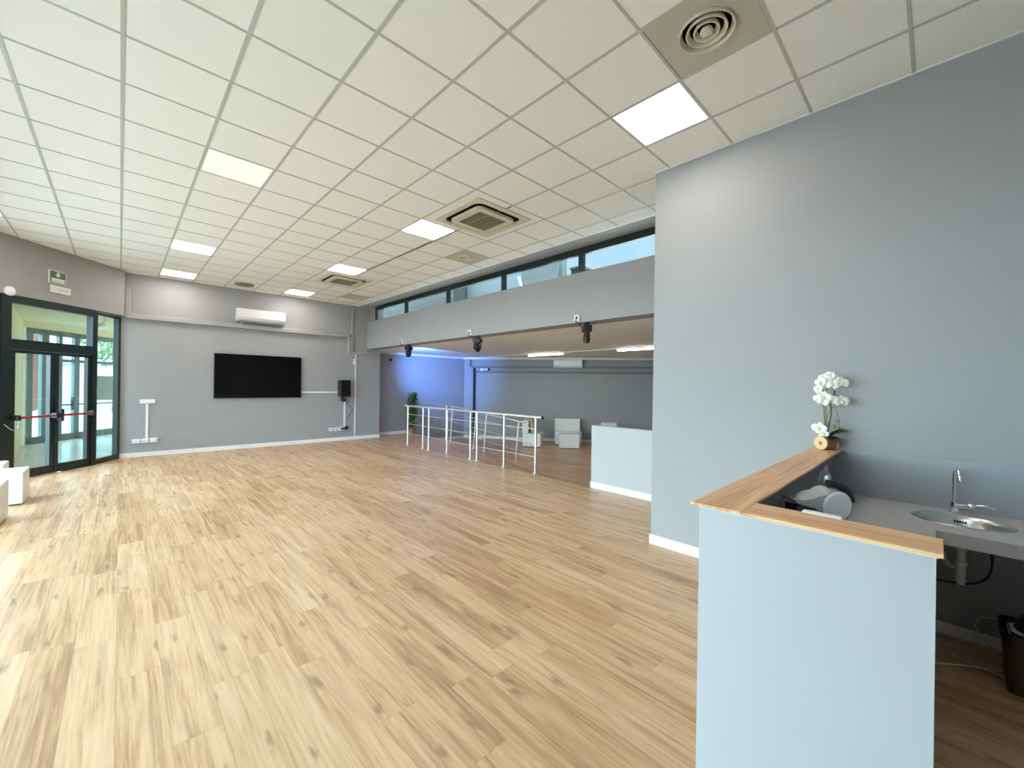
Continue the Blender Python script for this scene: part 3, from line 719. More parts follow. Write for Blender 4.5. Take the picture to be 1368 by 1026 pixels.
# roofscape outside the clerestory
def roofbox(name, label, x0, x1, y0, y1, z0, z1, mat, cat):
    t = thing(name, label, cat, ((x0 + x1) / 2, (y0 + y1) / 2, z0))
    mb = MB(); mb.box(x0, x1, y0, y1, z0, z1); mb.build('body', mat, t)
    mb = MB(); mb.box(x0 - .02, x1 + .02, y0 - .02, y1 + .02, z1, z1 + .04); mb.build('coping', 'extgrey', t)
roofbox('rooftop_block', 'dark grey rooftop block outside the far high windows', 6.9, 11.0, 9.6, 17, 2.9, 6.6, 'extdark', 'building')
roofbox('rooftop_wall', 'pale grey rooftop wall outside the middle high window', 7.4, 9.2, 7.35, 9.6, 2.9, 5.8, 'extgrey', 'building')
roofbox('rooftop_duct', 'dark square rooftop box outside the high window next to the tall post', 6.35, 6.65, 4.72, 4.95, 2.9, 3.93, 'extdark', 'duct')
mb = MB(); mb.cyl((6.2, 5.05, 2.9), (6.2, 5.05, 5.5), .085); tag(mb.build('rooftop_post', 'greygreen'), 'tall blue-grey post standing outside the high window', 'post')
t = thing('rooftop_unit', 'low dark rooftop unit at the sill of the fourth high window', 'unit', (6.3, 5.9, 2.9))
mb = MB(); mb.box(6.1, 6.5, 5.55, 6.1, 2.9, 3.76, .02); mb.build('casing', 'extdark', t)
mb = MB(); mb.cyl((6.2, 6.12, 3.7), (6.2, 6.25, 4.0), .03); mb.build('pipe', 'extwhite', t)

# ------------------------------------------------------------------ stage lights under the beam
def moving_head(name, label, loc, rz, tilt):
    t = thing(name, label, 'stage light', loc, rz, 'moving-head stage lights under the beam')
    mb = MB(); mb.box(-.045, .045, -.03, .03, -.045, 0, .006); mb.cyl((0, 0, -.02), (0, 0, -.06), .03); mb.build('clamp', 'black', t, local=True)
    mb = MB(); mb.box(-.085, .085, -.075, .075, -.15, -.045, .018)
    mb.box(-.105, -.083, -.03, .03, -.125, -.065, .006); mb.box(.083, .105, -.03, .03, -.125, -.065, .006)
    mb.build('base', 'black', t, local=True)
    y = MB()
    y.cyl((0, 0, -.15), (0, 0, -.165), .06); y.box(-.085, .085, -.03, .03, -.185, -.165, .006)
    for sx in (-1, 1): y.box(sx * .07 - .012, sx * .07 + .012, -.032, .032, -.285, -.17, .01)
    y.build('yoke', 'black', t, local=True)
    X = Matrix.Translation((0, 0, -.25)) @ Matrix.Rotation(tilt, 4, 'X')
    h = MB(); h.lathe([(0, .075), (.035, .072), (.05, .055), (.056, .02), (.056, -.05), (.05, -.07), (.046, -.08), (.042, -.08), (0, -.072)], seg=24); h.build('head', 'black', t, local=True, smooth=40, xf=X)
    h = MB(); h.lathe([(0, -.079), (.03, -.0775), (.041, -.073)], seg=24); h.build('lens', 'lens', t, local=True, smooth=40, xf=X)
    mb = MB(); mb.tube([(.03, .075, -.09), (.02, .11, -.03), (-.02, .09, .03), (-.045, -.045, .075)], .006); mb.build('power_lead', 'black', t, local=True, smooth=60)
    return t
ml = ['black moving-head stage light next to the blue-lit wall, farthest under the beam', 'black moving-head stage light with its head tilted askew, middle of the beam', 'black moving-head stage light hanging nearest the half-height wall']
bl = ['small white outlet box on the beam above the farthest stage light', 'small white outlet box on the beam above the askew stage light', 'small white outlet box on the beam above the nearest stage light']
for k, (yy, tl, rz) in enumerate(((9.62, .15, .3), (6.76, .85, -.9), (3.95, .05, .8))):
    moving_head('moving_head_light', ml[k], (XM + .10, yy, LZ), rz, tl)
    yb = yy + .10 + (.06 if k == 0 else 0)
    t = thing('outlet_box', bl[k], 'outlet box', (XM, yb, LZ + .075), 0, 'white outlet boxes on the beam')
    mb = MB(); mb.box(XM - .045, XM, yb - .05, yb + .05, LZ + .02, LZ + .125, .008); mb.build('case', 'whitegloss', t)
    mb = MB(); mb.cyl((XM - .06, yb - .005, LZ + .075), (XM - .044, yb - .005, LZ + .075), .016, seg=12); mb.tube([(XM - .055, yb - .005, LZ + .075), (XM - .055, yb + .012, LZ + .03), (XM - .03, yb + .005, LZ - .01), (XM + .03, yb - .03, LZ - .03)], .008, 6); mb.build('plug', 'black', t)

# ------------------------------------------------------------------ lounge ceiling lights, rear wall fittings
for k, (y0, y1, l) in enumerate(((7.80, 9.27, 'white tube light on the low lounge ceiling nearer the middle of the rear wall'), (4.45, 5.97, 'white tube light on the low lounge ceiling close to the bar wall corner'))):
    t = thing('batten_light', l, 'tube light', (9.69, (y0 + y1) / 2, LZ), 0, 'tube lights on the lounge ceiling')
    mb = MB(); mb.box(9.62, 9.76, y0, y1, LZ - .03, LZ, .006); mb.build('housing', 'white', t)
    mb = MB(); mb.box(9.635, 9.745, y0 + .03, y1 - .03, LZ - .075, LZ - .028, .02); mb.build('diffuser', 'batten', t)
mb = MB(); mb.box(9.675, 9.705, 5.975, 7.795, LZ - .02, LZ); tag(mb.build('light_conduit', 'white'), 'thin white conduit on the lounge ceiling linking the two tube lights', 'conduit')
mb = MB(); mb.box(9.675, 9.705, 9.275, 11.9, LZ - .02, LZ); tag(mb.build('light_conduit', 'white'), 'thin white conduit on the lounge ceiling from a tube light to the corner pier', 'conduit')
rd = (B2 - A2).normalized(); rn = Vector((rd.y, -rd.x))     # along, into the room
if rn.x > 0: rn = -rn
ra = math.atan2(rd.y, rd.x)
def RP(s, off=0): p = A2 + rd * s + rn * off; return p
c = RP(3.33); split_ac('split_air_conditioner', 'white split air conditioner tinged green on the rear lounge wall', (c.x, c.y, 2.33), ra, 1.02, .30, .2)
for z, l, r in ((2.355, 'grey conduit along the rear lounge wall, the upper of the pair', .035), (2.165, 'grey conduit along the rear lounge wall, the lower of the pair', .035)):
    a, b = RP(-.25, .04), RP(6.8, .04); mb = MB(); mb.cyl((a.x, a.y, z), (b.x, b.y, z), r, seg=12)
    tag(mb.build('wall_conduit', 'pipegrey', smooth=40), l, 'conduit')
a = pc + cd * .26 - Vector((cd.y, -cd.x)) * -.0
fa = pc + cd * .25 + Vector((-.035, -.035))
mb = MB(); mb.cyl((fa.x, fa.y, 2.36), (fa.x, fa.y, LZ - .08), .03, seg=12); mb.tube([(fa.x, fa.y, 2.45), (fa.x, fa.y, 2.36), (RP(0, .05).x, RP(0, .05).y, 2.355)], .028); tag(mb.build('pier_conduit', 'pipegrey', smooth=40), 'short grey conduit dropping from the cornice at the corner pier', 'conduit')
q = RP(-.17, .05)
mb = MB(); mb.cyl((q.x, q.y, ZL), (q.x, q.y, 2.3), .042, seg=14); tag(mb.build('gap_strip', 'extdark', smooth=40), 'dark vertical strip in the gap beside the corner pier', 'pipe')  # dark cylinder filling the dark gap beside the pier
t = thing('security_camera', 'white bullet camera on the rear lounge wall near the corner pier', 'camera', (9.95, 11.7, 2.24))
c = RP(.12, .0); f = Vector((-rn.y * .5 + rn.x * .5, rn.x * .5 + rn.y * .5))
mb = MB(); mb.cyl((c.x, c.y, 2.25), (c.x + rn.x * .1, c.y + rn.y * .1, 2.25), .05); mb.build('bracket', 'whitegloss', t, smooth=40)
b0 = Vector((c.x + rn.x * .1, c.y + rn.y * .1, 2.24)); b1 = b0 + Vector((.20, -.12, .02))
mb = MB(); mb.cyl(b0, b1, .05); mb.build('housing', 'whitegloss', t, smooth=40)
mb = MB(); mb.cyl(b1, b1 + (b1 - b0) * .35, .048); mb.build('lens_hood', 'black', t, smooth=40)
t = thing('dome_camera', 'tiny black dome camera high on the wall near the plant', 'camera', (6.41, YP, 2.45))
mb = MB(); mb.cyl((6.41, YP, 2.45), (6.41, YP - .04, 2.45), .05); mb.build('mount', 'black', t)
mb = MB(); mb.sphere((6.41, YP - .04, 2.45), .045); mb.build('dome', 'lens', t, smooth=60)

# ------------------------------------------------------------------ railings
fy = [9.92, 9.15, 8.88, 8.08, 7.18, 6.95, 6.08, 5.21]
t = thing('edge_railing', 'long satin steel railing along the edge of the upper floor', 'railing', (5.68, 7.5, 0), 0, 'steel railings beside the ramp')
XR = 5.68
for y in fy:
    mb = MB(); mb.cyl((XR, y, .008), (XR, y, 1.05), .021, seg=14); mb.lathe([(0, 0), (.05, 0), (.05, .008), (.035, .018), (.024, .03), (0, .03)], (XR, y, 0), 20)
    mb.build('post', 'rail', t, smooth=40)
mb = MB(); mb.cyl((XR, 10.08, 1.068), (XR, 5.05, 1.068), .024, seg=16); mb.build('handrail', 'rail', t, smooth=40)
mb = MB(); mb.cyl((XR, 5.06, 1.068), (XR, 5.035, 1.068), .0255, seg=16); mb.build('end_cap', 'black', t)
for z in (.31, .575, .84):
    mb = MB()
    for a, b in ((9.92, 9.15), (9.15, 8.88), (8.88, 7.18), (7.18, 6.95), (6.95, 5.21)): mb.cyl((XR + .028, a, z), (XR + .028, b, z), .0075, seg=8)
    mb.build('mid_rail', 'rail', t)
mb = MB()
for y in fy:
    for z in (.31, .575, .84): mb.cyl((XR + .012, y, z), (XR + .04, y, z), .013, seg=8)
mb.build('rail_clip', 'steel', t)
t = thing('ramp_railing', 'satin steel railing leaning with the slope of the ramp behind the long railing', 'railing', (7.2, 8.6, -.1), 0, 'steel railings beside the ramp')
XQ = 7.17; sl_ = .0909
def rz_(y): return -(10.1 - y) * sl_ if y < 10.1 else 0
posts = [(10.25, 0, 0), (10.02, -.007, sl_), (8.92, rz_(8.92), sl_), (8.47, rz_(8.47), sl_), (7.24, rz_(7.24), sl_)]
for y, z, s in posts:
    mb = MB(); mb.cyl((XQ, y, z), (XQ, y - s * 1.02, z + 1.02), .021, seg=14); mb.cyl((XQ, y, z), (XQ, y, z + .012), .045, seg=16); mb.build('post', 'rail', t, smooth=40)
for h, r, nm in ((1.035, .022, 'handrail'), (.31, .0075, 'mid_rail'), (.575, .0075, 'mid_rail'), (.84, .0075, 'mid_rail')):
    mb = MB(); mb.tube([(XQ, 11.9 if nm == 'handrail' else 10.25, h), (XQ, 10.10, h), (XQ, 6.95 if nm == 'handrail' else 7.24 - sl_ * h, rz_((6.95 if nm == 'handrail' else 7.24 - sl_ * h) + sl_ * h) + h)], r, 10); mb.build(nm, 'rail', t, smooth=50)

# ------------------------------------------------------------------ plant by the railing
px, py = 7.02, 11.98
t = thing('potted_plant', 'tall leafy column plant in a terracotta pot at the head of the ramp', 'plant', (px, py, 0))
mb = MB(); mb.lathe([(0, 0), (.075, 0), (.10, .175), (.112, .178), (.114, .205), (.098, .205), (.09, .18), (0, .18)], (px, py, 0), 28); mb.build('pot', 'terracotta', t, smooth=40)
mb = MB(); mb.lathe([(0, .185), (.094, .183)], (px, py, 0), 24); mb.build('soil', 'soil', t)
mb = MB(); mb.cyl((px, py, .18), (px, py, 1.38), .022, .018); mb.build('stem', 'twig', t)
def leaf(mb, base, d, L, w, droop, twist=0):
    d = Vector(d).normalized(); side = d.cross(Vector((0, 0, 1)))
    side = side.normalized() if side.length > .05 else Vector((1, 0, 0)); up = side.cross(d).normalized()
    side = (side * math.cos(twist) + up * math.sin(twist)); up = side.cross(d)
    vs, fs = [], []; n = 5
    for i in range(n + 1):
        u = i / n; c = Vector(base) + d * (L * u) - Vector((0, 0, 1)) * (droop * L * u * u)
        ww = w * math.sin(PI * min(1, .06 + u * .94)) ** .8 * .5
        vs += [c - side * ww + up * (ww * .35), c, c + side * ww + up * (ww * .35)]
    for i in range(n):
        a = 3 * i; fs += [(a, a + 1, a + 4, a + 3), (a + 1, a + 2, a + 5, a + 4)]
    mb.faces(vs, fs)
mb = MB(); rnd = random.Random(11)
for k in range(330):
    z = .24 + 1.14 * rnd.random(); a = rnd.uniform(0, 2 * PI); rr = .02 + .05 * rnd.random()
    el = rnd.uniform(-.1, .8); L = rnd.uniform(.11, .19) * (1 if z < 1.2 else .85)
    leaf(mb, (px + rr * math.cos(a), py + rr * math.sin(a), z), (math.cos(a), math.sin(a), el), L, L * .42, rnd.uniform(.15, .7), rnd.uniform(-.5, .5))
mb.build('foliage', 'leaf', t, smooth=60)

# ------------------------------------------------------------------ white lounge furniture
def armchair(name, label, loc, rz, w=.86, d=.62, group='white armchairs in the sunken lounge'):
    t = thing(name, label, 'armchair', loc, rz, group)       # faces -y
    mb = MB(); mb.box(-w / 2 - .015, w / 2 + .015, -d, -.0, .025, .45, .022, 3); mb.build('seat', 'leather', t, local=True)
    mb = MB(); mb.box(-w / 2, w / 2, -.19, .02, .44, .875, .022, 3, mat=Matrix.Translation((0, 0, 0)) @ Matrix.Rotation(-.0, 4, 'X')); mb.build('backrest', 'leather', t, local=True)
    mb = MB()
    for sx in (-1, 1):
        for yy in (-d + .07, -.09): mb.cyl((sx * (w / 2 - .08), yy, 0), (sx * (w / 2 - .08), yy, .03), .025, seg=12)
    mb.build('foot', 'black', t, local=True)
    return t
a1 = armchair('armchair', 'white leatherette armchair with a beige cushion behind the railing', (9.86, 9.56, ZL), math.radians(-55 + 90), .72, .60)
R1 = Matrix.Translation((9.86, 9.56, ZL)) @ Matrix.Rotation(math.radians(-55 + 90), 4, 'Z')
mb = MB(); mb.box(-.25, .25, -.06, .06, 0, .44, .05, 3, mat=R1 @ Matrix.Translation((0.05, -.32, .452)) @ Matrix.Rotation(-.22, 4, 'X')); tag(mb.build('cushion', 'beige', smooth=40), 'beige scatter cushion leaning on the armchair behind the railing', 'cushion')
fd = Vector((.6897, .7241))
c = Vector((11.17, 8.69)) + fd * .55
armchair('armchair', 'white leatherette armchair against the rear lounge wall with a cube pouf before it', (c.x, c.y, ZL), math.radians(-46.4 + 0), .88, .60)
armchair('armchair', 'white armchair whose top alone peeks over the half-height wall', (11.35, 7.27, ZL), math.radians(-46), .47, .60)
c = Vector((10.46, 8.10)) + fd * .27
t = thing('pouf', 'white cube pouf in front of the armchair at the rear lounge wall', 'pouf', (c.x, c.y, ZL), math.radians(-43.6))
mb = MB(); mb.box(-.315, .315, -.25, .25, .02, .475, .018, 3); mb.build('body', 'leather', t, local=True)
mb = MB(); mb.box(-.29, .29, -.225, .225, 0, .022); mb.build('plinth', 'black', t, local=True)
pl = ['white cube seat by the exit, the one closest to the camera', 'white cube seat by the exit with its lit front, middle of the three', 'white cube seat by the exit, partly hidden behind the middle one']
for k, (x0, x1, y0, y1, h) in enumerate(((-1.46, -.955, 7.18, 7.70, .455), (-1.42, -.906, 8.28, 8.79, .425), (-1.66, -1.17, 9.02, 9.42, .45))):
    t = thing('cube_seat', pl[k], 'cube seat', ((x0 + x1) / 2, (y0 + y1) / 2, 0), 0, 'white cube seats by the exit')
    mb = MB(); mb.box(x0, x1, y0, y1, .015, h, .012, 3); mb.build('body', 'leather', t)
    mb = MB(); mb.box(x0 + .025, x1 - .025, y0 + .025, y1 - .025, 0, .018); mb.build('plinth', 'black', t)

# ------------------------------------------------------------------ bar counter
BZ = 1.195
t = thing('bar_counter', 'L-shaped pale grey bar counter with an oak top', 'bar counter', (1.8, .3, 0))
mb = MB(); mb.box(1.705, 1.80, -.003, .66, 0, BZ - .016); mb.build('front_panel', 'bar', t)
mb = MB(); mb.box(1.80, XB - .001, .565, .66, 0, BZ - .016); mb.build('side_panel', 'bar', t)
mb = MB(); mb.box(1.69, XB - .001, .505, .69, BZ - .012, BZ, .002, 1); mb.build('oak_top', 'bartop', t)
mb = MB(); mb.box(1.69, 1.876, -.018, .5045, BZ - .012, BZ, .002, 1); mb.build('oak_top', 'bartopy', t)
mb = MB(); mb.box(1.70, 1.80, -.008, .665, BZ - .016, BZ - .012); mb.box(1.80, XB - .001, .565, .667, BZ - .016, BZ - .012); mb.build('edge_strip', 'white', t)
mb = MB(); mb.box(1.80, 1.812, -.003, .565, 0, BZ - .016); mb.box(1.812, XB - .001, .553, .565, 0, BZ - .016); mb.build('inner_lining', 'inner', t)
# worktop with a round cut-out
WZ, sx_, sy_ = .855, 3.79, -.11
t = thing('worktop', 'grey laminate worktop with an inset sink behind the bar', 'worktop', (3.7, 0, WZ))
n = 48; rx, ry = .165, .205
b = bmesh.new()
outer = []
x0, x1, y0, y1 = 3.43, XB - .012, -.40, .16
for k in range(n):
    a = 2 * PI * k / n; c_, s_ = math.cos(a), math.sin(a)
    kx = (x1 - sx_) / c_ if c_ > 1e-9 else ((x0 - sx_) / c_ if c_ < -1e-9 else 1e9)
    ky = (y1 - sy_) / s_ if s_ > 1e-9 else ((y0 - sy_) / s_ if s_ < -1e-9 else 1e9)
    q = min(kx, ky); outer.append((sx_ + c_ * q, sy_ + s_ * q))
# snap the nearest samples onto the corners
for X_, Y_ in ((x0, y0), (x0, y1), (x1, y0), (x1, y1)):
    k = min(range(n), key=lambda i: (outer[i][0] - X_) ** 2 + (outer[i][1] - Y_) ** 2); outer[k] = (X_, Y_)
inn = [b.verts.new((sx_ + rx * math.cos(2 * PI * k / n), sy_ + ry * math.sin(2 * PI * k / n), WZ)) for k in range(n)]
ou = [b.verts.new((x, y, WZ)) for x, y in outer]
for k in range(n): b.faces.new((inn[k], ou[k], ou[(k + 1) % n], inn[(k + 1) % n]))
mb = MB(); mb._merge(b)
mb.faces([(1.812, -.003, WZ), (3.43, -.003, WZ), (3.43, .16, WZ), (XB - .012, .16, WZ), (XB - .012, .553, WZ), (1.812, .553, WZ)], [(0, 1, 2, 3, 4, 5)])
mb.faces([(3.43, YB, WZ), (XB - .012, YB, WZ), (XB - .012, -.40, WZ), (3.43, -.40, WZ)], [(0, 1, 2, 3)])
mb.box(3.43, 3.45, YB, -.003, WZ - .075, WZ - .0005); mb.box(1.82, 3.45, -.003, .02, WZ - .075, WZ - .0005)
mb.box(3.45, XB - .012, YB, -.40, WZ - .075, WZ - .06); mb.box(1.82, XB - .012, .16, .55, WZ - .075, WZ - .06)
mb.build('slab', 'worktop', t)
mb = MB(); mb.box(XB - .012, XB - .001, YB, .553, WZ - .08, 1.192); tag(mb.build('splashback', 'splash'), 'blue-grey painted splashback along the wall behind the sink', 'splashback')
t = thing('sink', 'round stainless steel sink set in the grey worktop', 'sink', (sx_, sy_, WZ))
X = Matrix.Translation((sx_, sy_, WZ)) @ Matrix.Diagonal((.18 / .22, 1, 1, 1))
mb = MB(); mb.lathe([(.222, .0005), (.22, .004), (.205, .005), (.198, .001), (.19, -.02), (.17, -.12), (.15, -.135), (.03, -.145), (0, -.146)], seg=56, mat=X); mb.build('bowl', 'steel', t, smooth=50)
mb = MB(); mb.lathe([(.028, -.1435), (.026, -.141), (0, -.141)], seg=24, mat=Matrix.Translation((sx_, sy_, WZ))); mb.build('drain', 'chrome', t)
mb = MB()
for k in range(-2, 3):
    mb.box(sx_ + .145 , sx_ + .152, sy_ + k * .012 - .0035, sy_ + k * .012 + .0035, WZ - .045, WZ - .03)
mb.build('overflow_slot', 'blackmatte', t)
tx, ty = 4.02, -.085
t = thing('tap', 'chrome swan-neck tap with a lever beside the sink', 'tap', (tx, ty, WZ))
mb = MB(); mb.lathe([(0, 0), (.028, 0), (.028, .008), (.022, .014), (.02, .05), (.018, .07), (0, .072)], (tx, ty, WZ + .0005), 24); mb.build('base', 'chrome', t, smooth=40)
pts = [(tx, ty, WZ + .06), (tx, ty, WZ + .25)]
for k in range(1, 11):
    a = PI * k / 10 * .97; r_ = .035; pts.append((tx - (r_ - r_ * math.cos(a)), ty - .3 * (r_ - r_ * math.cos(a)), WZ + .25 + r_ * math.sin(a) * 1.2))
e = pts[-1]; pts.append((e[0] - .003, e[1] - .001, e[2] - .035))
mb = MB(); mb.tube(pts, .0105, 14); mb.build('spout', 'chrome', t, smooth=60)
mb = MB(); mb.cyl((tx, ty - .005, WZ + .045), (tx, ty - .075, WZ + .055), .019); mb.sphere((tx, ty - .075, WZ + .056), .026); mb.tube([(tx, ty - .085, WZ + .065), (tx - .005, ty - .13, WZ + .075), (tx - .01, ty - .185, WZ + .058)], .0065, 10); mb.build('lever', 'chrome', t, smooth=50)
t = thing('sink_drain', 'pale plastic waste pipe with a bottle trap under the sink', 'waste pipe', (sx_, sy_, .5))
mb = MB(); mb.cyl((sx_, sy_, WZ - .146), (sx_, sy_, .58), .021); mb.cyl((sx_, sy_, .70), (sx_, sy_, .67), .027); mb.build('tailpiece', 'pvc', t, smooth=40)
mb = MB(); mb.lathe([(0, .46), (.018, .465), (.024, .485), (.024, .585), (.029, .588), (.029, .61), (.022, .612), (0, .612)], (sx_, sy_, 0), 24); mb.build('bottle_trap', 'pvc', t, smooth=40)
mb = MB(); mb.tube([(sx_, sy_ + .01, .57), (sx_ + .01, sy_ + .04, .56), (sx_ + .03, sy_ + .065, .585), (sx_ + .06, sy_ + .085, .63), (sx_ + .12, sy_ + .10, .65), (XB - .002, sy_ + .10, .65)], .016, 14); mb.build('outlet_elbow', 'pvc', t, smooth=60)
mb = MB(); mb.cyl((XB - .002, .035, .22), (XB - .07, .025, .25), .022); mb.cyl((XB - .07, .025, .25), (XB - .08, .02, .25), .026); tag(mb.build('pipe_stub', 'pvc'), 'short pale pipe stub poking from the wall low under the sink', 'pipe')
HOSE = [(3.95, -.20, .78), (3.97, -.23, .70), (3.99, -.25, .60), (4.0, -.235, .49), (4.02, -.18, .42), (4.04, -.08, .385), (4.07, .0, .37), (XB - .016, .05, .37)]

# coffee machine: teardrop profile drawn across the view, extruded
ma = math.radians(-43.6)
MXM = Matrix.Translation((2.535, .365, WZ)) @ Matrix.Rotation(ma, 4, 'Z')     # local x across, y away, z up
t = thing('coffee_machine', 'white and silver teardrop capsule coffee machine with black handle on the worktop', 'coffee machine', (2.535, .365, WZ), ma)
up = Matrix(((1, 0, 0, 0), (0, 0, -1, 0), (0, 1, 0, 0), (0, 0, 0, 1)))       # prism z -> -y
cz, R_ = .245, .074
tear = [(R_ * math.cos(a), cz + R_ * math.sin(a)) for a in [math.radians(-100 + 235 * k / 26) for k in range(27)]]
tear += [(-.085, .292), (-.12, .277), (-.16, .272), (-.19, .275), (-.20, .268), (-.19, .257), (-.15, .245), (-.10, .232), (-.055, .188)]
mb = MB(); mb.prism(tear, -.055, .055, mat=up); mb.build('shell', 'silver', t, local=True)
mb = MB(); mb.cyl((.0, -.056, cz), (.0, -.064, cz), R_ * .95, R_ * .82, seg=40); mb.build('round_face', 'machwhite', t, local=True, smooth=30)
mb = MB(); mb.prism([(-.11, .0), (.05, .0), (.05, .02), (.0, .15), (-.03, .185), (-.075, .218), (-.11, .222)], -.05, .05, mat=up); mb.build('body', 'machwhite', t, local=True)
mb = MB(); mb.prism([(-.185, .0), (-.11, .0), (-.11, .22), (-.155, .235), (-.185, .24)], -.042, .042, mat=up); mb.build('water_tank', 'black', t, local=True)
arc = [((R_ + .022) * math.cos(a) + .012, 0, cz + .0 + (R_ + .022) * math.sin(a)) for a in [math.radians(100 - 95 * k / 14) for k in range(15)]]
mb = MB(); mb.tube([(x, .0, z) for x, y, z in arc], .02, 12); mb.build('handle', 'black', t, local=True, smooth=60)
mb = MB(); mb.cyl((.01, .02, cz + R_ + .02), (.01, .02, cz + R_ + .045), .013); mb.sphere((.01, .02, cz + R_ + .045), .014); mb.build('knob', 'silver', t, local=True, smooth=50)
mb = MB(); mb.box(.0, .12, -.06, .06, .0, .03, .006); mb.build('drip_tray', 'black', t, local=True)

b = bmesh.new(); bmesh.ops.create_icosphere(b, subdivisions=4, radius=1); rnd = random.Random(9)
from mathutils import noise as mnoise
for v in b.verts:
    k = 1 + .34 * mnoise.noise(v.co * 2.3) + .22 * abs(mnoise.noise(v.co * 6.1))
    tz = v.co.z; sq = 1 - .35 * max(0, tz)
    v.co = Vector((3.15 + v.co.x * k * .062 * sq, .47 + v.co.y * k * .045 * sq, WZ + .155 + max(-.15, tz * k * .15)))
mb = MB(); mb._merge(b); tag(mb.build('plastic_bag', 'clear'), 'crumpled clear plastic bag standing behind the white coffee machine', 'bag')
t = thing('packet_tray', 'dark tray of small clear packets beside the coffee machine against the bar wall', 'tray', (2.86, .49, WZ))
mb = MB(); mb.box(2.74, 2.98, .44, .545, WZ + .001, WZ + .14, .004, 1); mb.build('tray', 'black', t)
rnd = random.Random(5)
for k in range(9):
    x, y = 2.77 + .022 * k, rnd.uniform(.46, .52)
    mb = MB(); mb.box(-.03, .03, -.006, .006, -.03, .03, .005, 1, mat=Matrix.Translation((x, y, WZ + .155 + rnd.uniform(0, .02))) @ Matrix.Rotation(rnd.uniform(-1, 1), 4, 'Z') @ Matrix.Rotation(rnd.uniform(-.6, .6), 4, 'Y')); mb.build('packet', 'clear' if k % 2 else 'silver', t)
mb = MB(); mb.box(1.868, 1.902, .232, .348, BZ + .0005, BZ + .005, .001, 1); tag(mb.build('card_strip', 'white'), 'thin white card lying on the inner edge of the oak bar top', 'card')

# bin and cables
t = thing('waste_bin', 'dark brown swing bin with a white bag under the worktop', 'bin', (3.66, -.42, 0))
mb = MB(); mb.prism(rrect(1, .3, 5), 0, 1); me_ = mb.bm
for v in me_.verts:
    k = 1 + .12 * v.co.z; v.co.x, v.co.y, v.co.z = 3.68 + v.co.x * .115 * k, -.41 + v.co.y * .125 * k, .004 + v.co.z * .27
mb.build('body', 'brown', t)
mb = MB(); ring_mesh(mb, rrect(.148, .05, 5), rrect(.115, .04, 5), .272, .335, (3.68, -.41)); mb.build('lid_rim', 'black', t)
mb = MB(); mb.prism([(3.68 + a, -.41 + b) for a, b in rrect(.118, .04, 5)], .295, .315); mb.build('bag', 'bag', t)
mb = MB(); mb.lathe([(.128, .33), (.12, .37), (.08, .42), (0, .44)], (3.70, -.44, 0), 28); mb.build('dome_lid', 'black', t, smooth=50)
def cab(name, pts, label, rad=.0045, mt='cable', cat='cable'):
    # smooth polyline through points (Catmull-Rom)
    P_ = [Vector(p) for p in pts]; out = []
    for i in range(len(P_) - 1):
        p0, p1, p2, p3 = P_[max(i - 1, 0)], P_[i], P_[i + 1], P_[min(i + 2, len(P_) - 1)]
        for k in range(8):
            u = k / 8; out.append(.5 * ((2 * p1) + (p2 - p0) * u + (2 * p0 - 5 * p1 + 4 * p2 - p3) * u * u + (3 * p1 - p0 - 3 * p2 + p3) * u ** 3))
    out.append(P_[-1]); mb = MB(); mb.tube(out, rad, 8); tag(mb.build(name, mt, smooth=60), label, cat)
cab('sink_hose', HOSE, 'thin black hose looping under the sink', .006, 'black', 'hose')
cab('floor_cable', [(3.55, .10, .006), (3.63, -.02, .006), (3.735, -.165, .006), (3.80, -.27, .006), (3.86, -.36, .006)], 'white cable lying straight across the floor under the worktop')
cab('floor_cable', [(3.72, -.34, .006), (3.74, -.20, .012), (3.80, -.10, .008), (3.875, -.055, .006), (3.95, -.075, .006), (4.0, -.14, .006), (4.03, -.22, .006), (3.98, -.29, .006), (3.92, -.34, .006)], 'white cable looped on the floor beside the bin')
cab('wall_cable', [(4.04, -.28, .006), (4.06, -.24, .04), (4.085, -.19, .11), (4.09, -.20, .17), (4.09, -.25, .20), (4.09, -.34, .21), (4.09, -.42, .2)], 'white cable rising in an arch against the wall behind the bin')

# ------------------------------------------------------------------ orchid on the bar
ox, oy, oz = 4.02, .605, BZ
t = thing('orchid', 'white artificial orchid in a cut log on the oak bar top', 'flower', (ox, oy, oz))
ax = Vector((-.906, .43, 0)).normalized()                # axis of the log, cut face towards the room
rt = Vector((.15, -.989, 0))                             # along the wall
lc = Vector((ox, oy, oz + .046))
lc = lc + Vector((-.035, -.012, .006))
mb = MB(); mb.cyl(lc - ax * .085, lc + ax * .06, .051, .052, seg=24); mb.build('log_pot', 'bark', t, smooth=40)
lf_ = lc + ax * .0602; lax = ax
mb = MB(); mb.cyl(lf_, lf_ + lax * .002, .050, seg=28); cf = mb.build('cut_face', 'logcut', t)
mb = MB(); mb.cyl(lf_ + lax * .002, lf_ + lax * .003, .015, .011, seg=14); mb.build('heart', 'logheart', cf)
tow = Vector((-.69, -.10, 0))
def OPt(r, z, f=0): return Vector((ox - .03, oy, oz)) + rt * (r * .9 + .014) + Vector((-.989, -.15, 0)) * f + Vector((0, 0, z))
stems = [[OPt(0, .08), OPt(-.005, .25), OPt(-.01, .42), OPt(.005, .54), OPt(.03, .575)], [OPt(.005, .08), OPt(-.01, .22), OPt(-.025, .36), OPt(-.04, .50), OPt(-.06, .50)],
         [OPt(.01, .08), OPt(.0, .24), OPt(.03, .32), OPt(.06, .34)], [OPt(0, .08), OPt(-.015, .2), OPt(-.03, .36), OPt(-.05, .36)]]
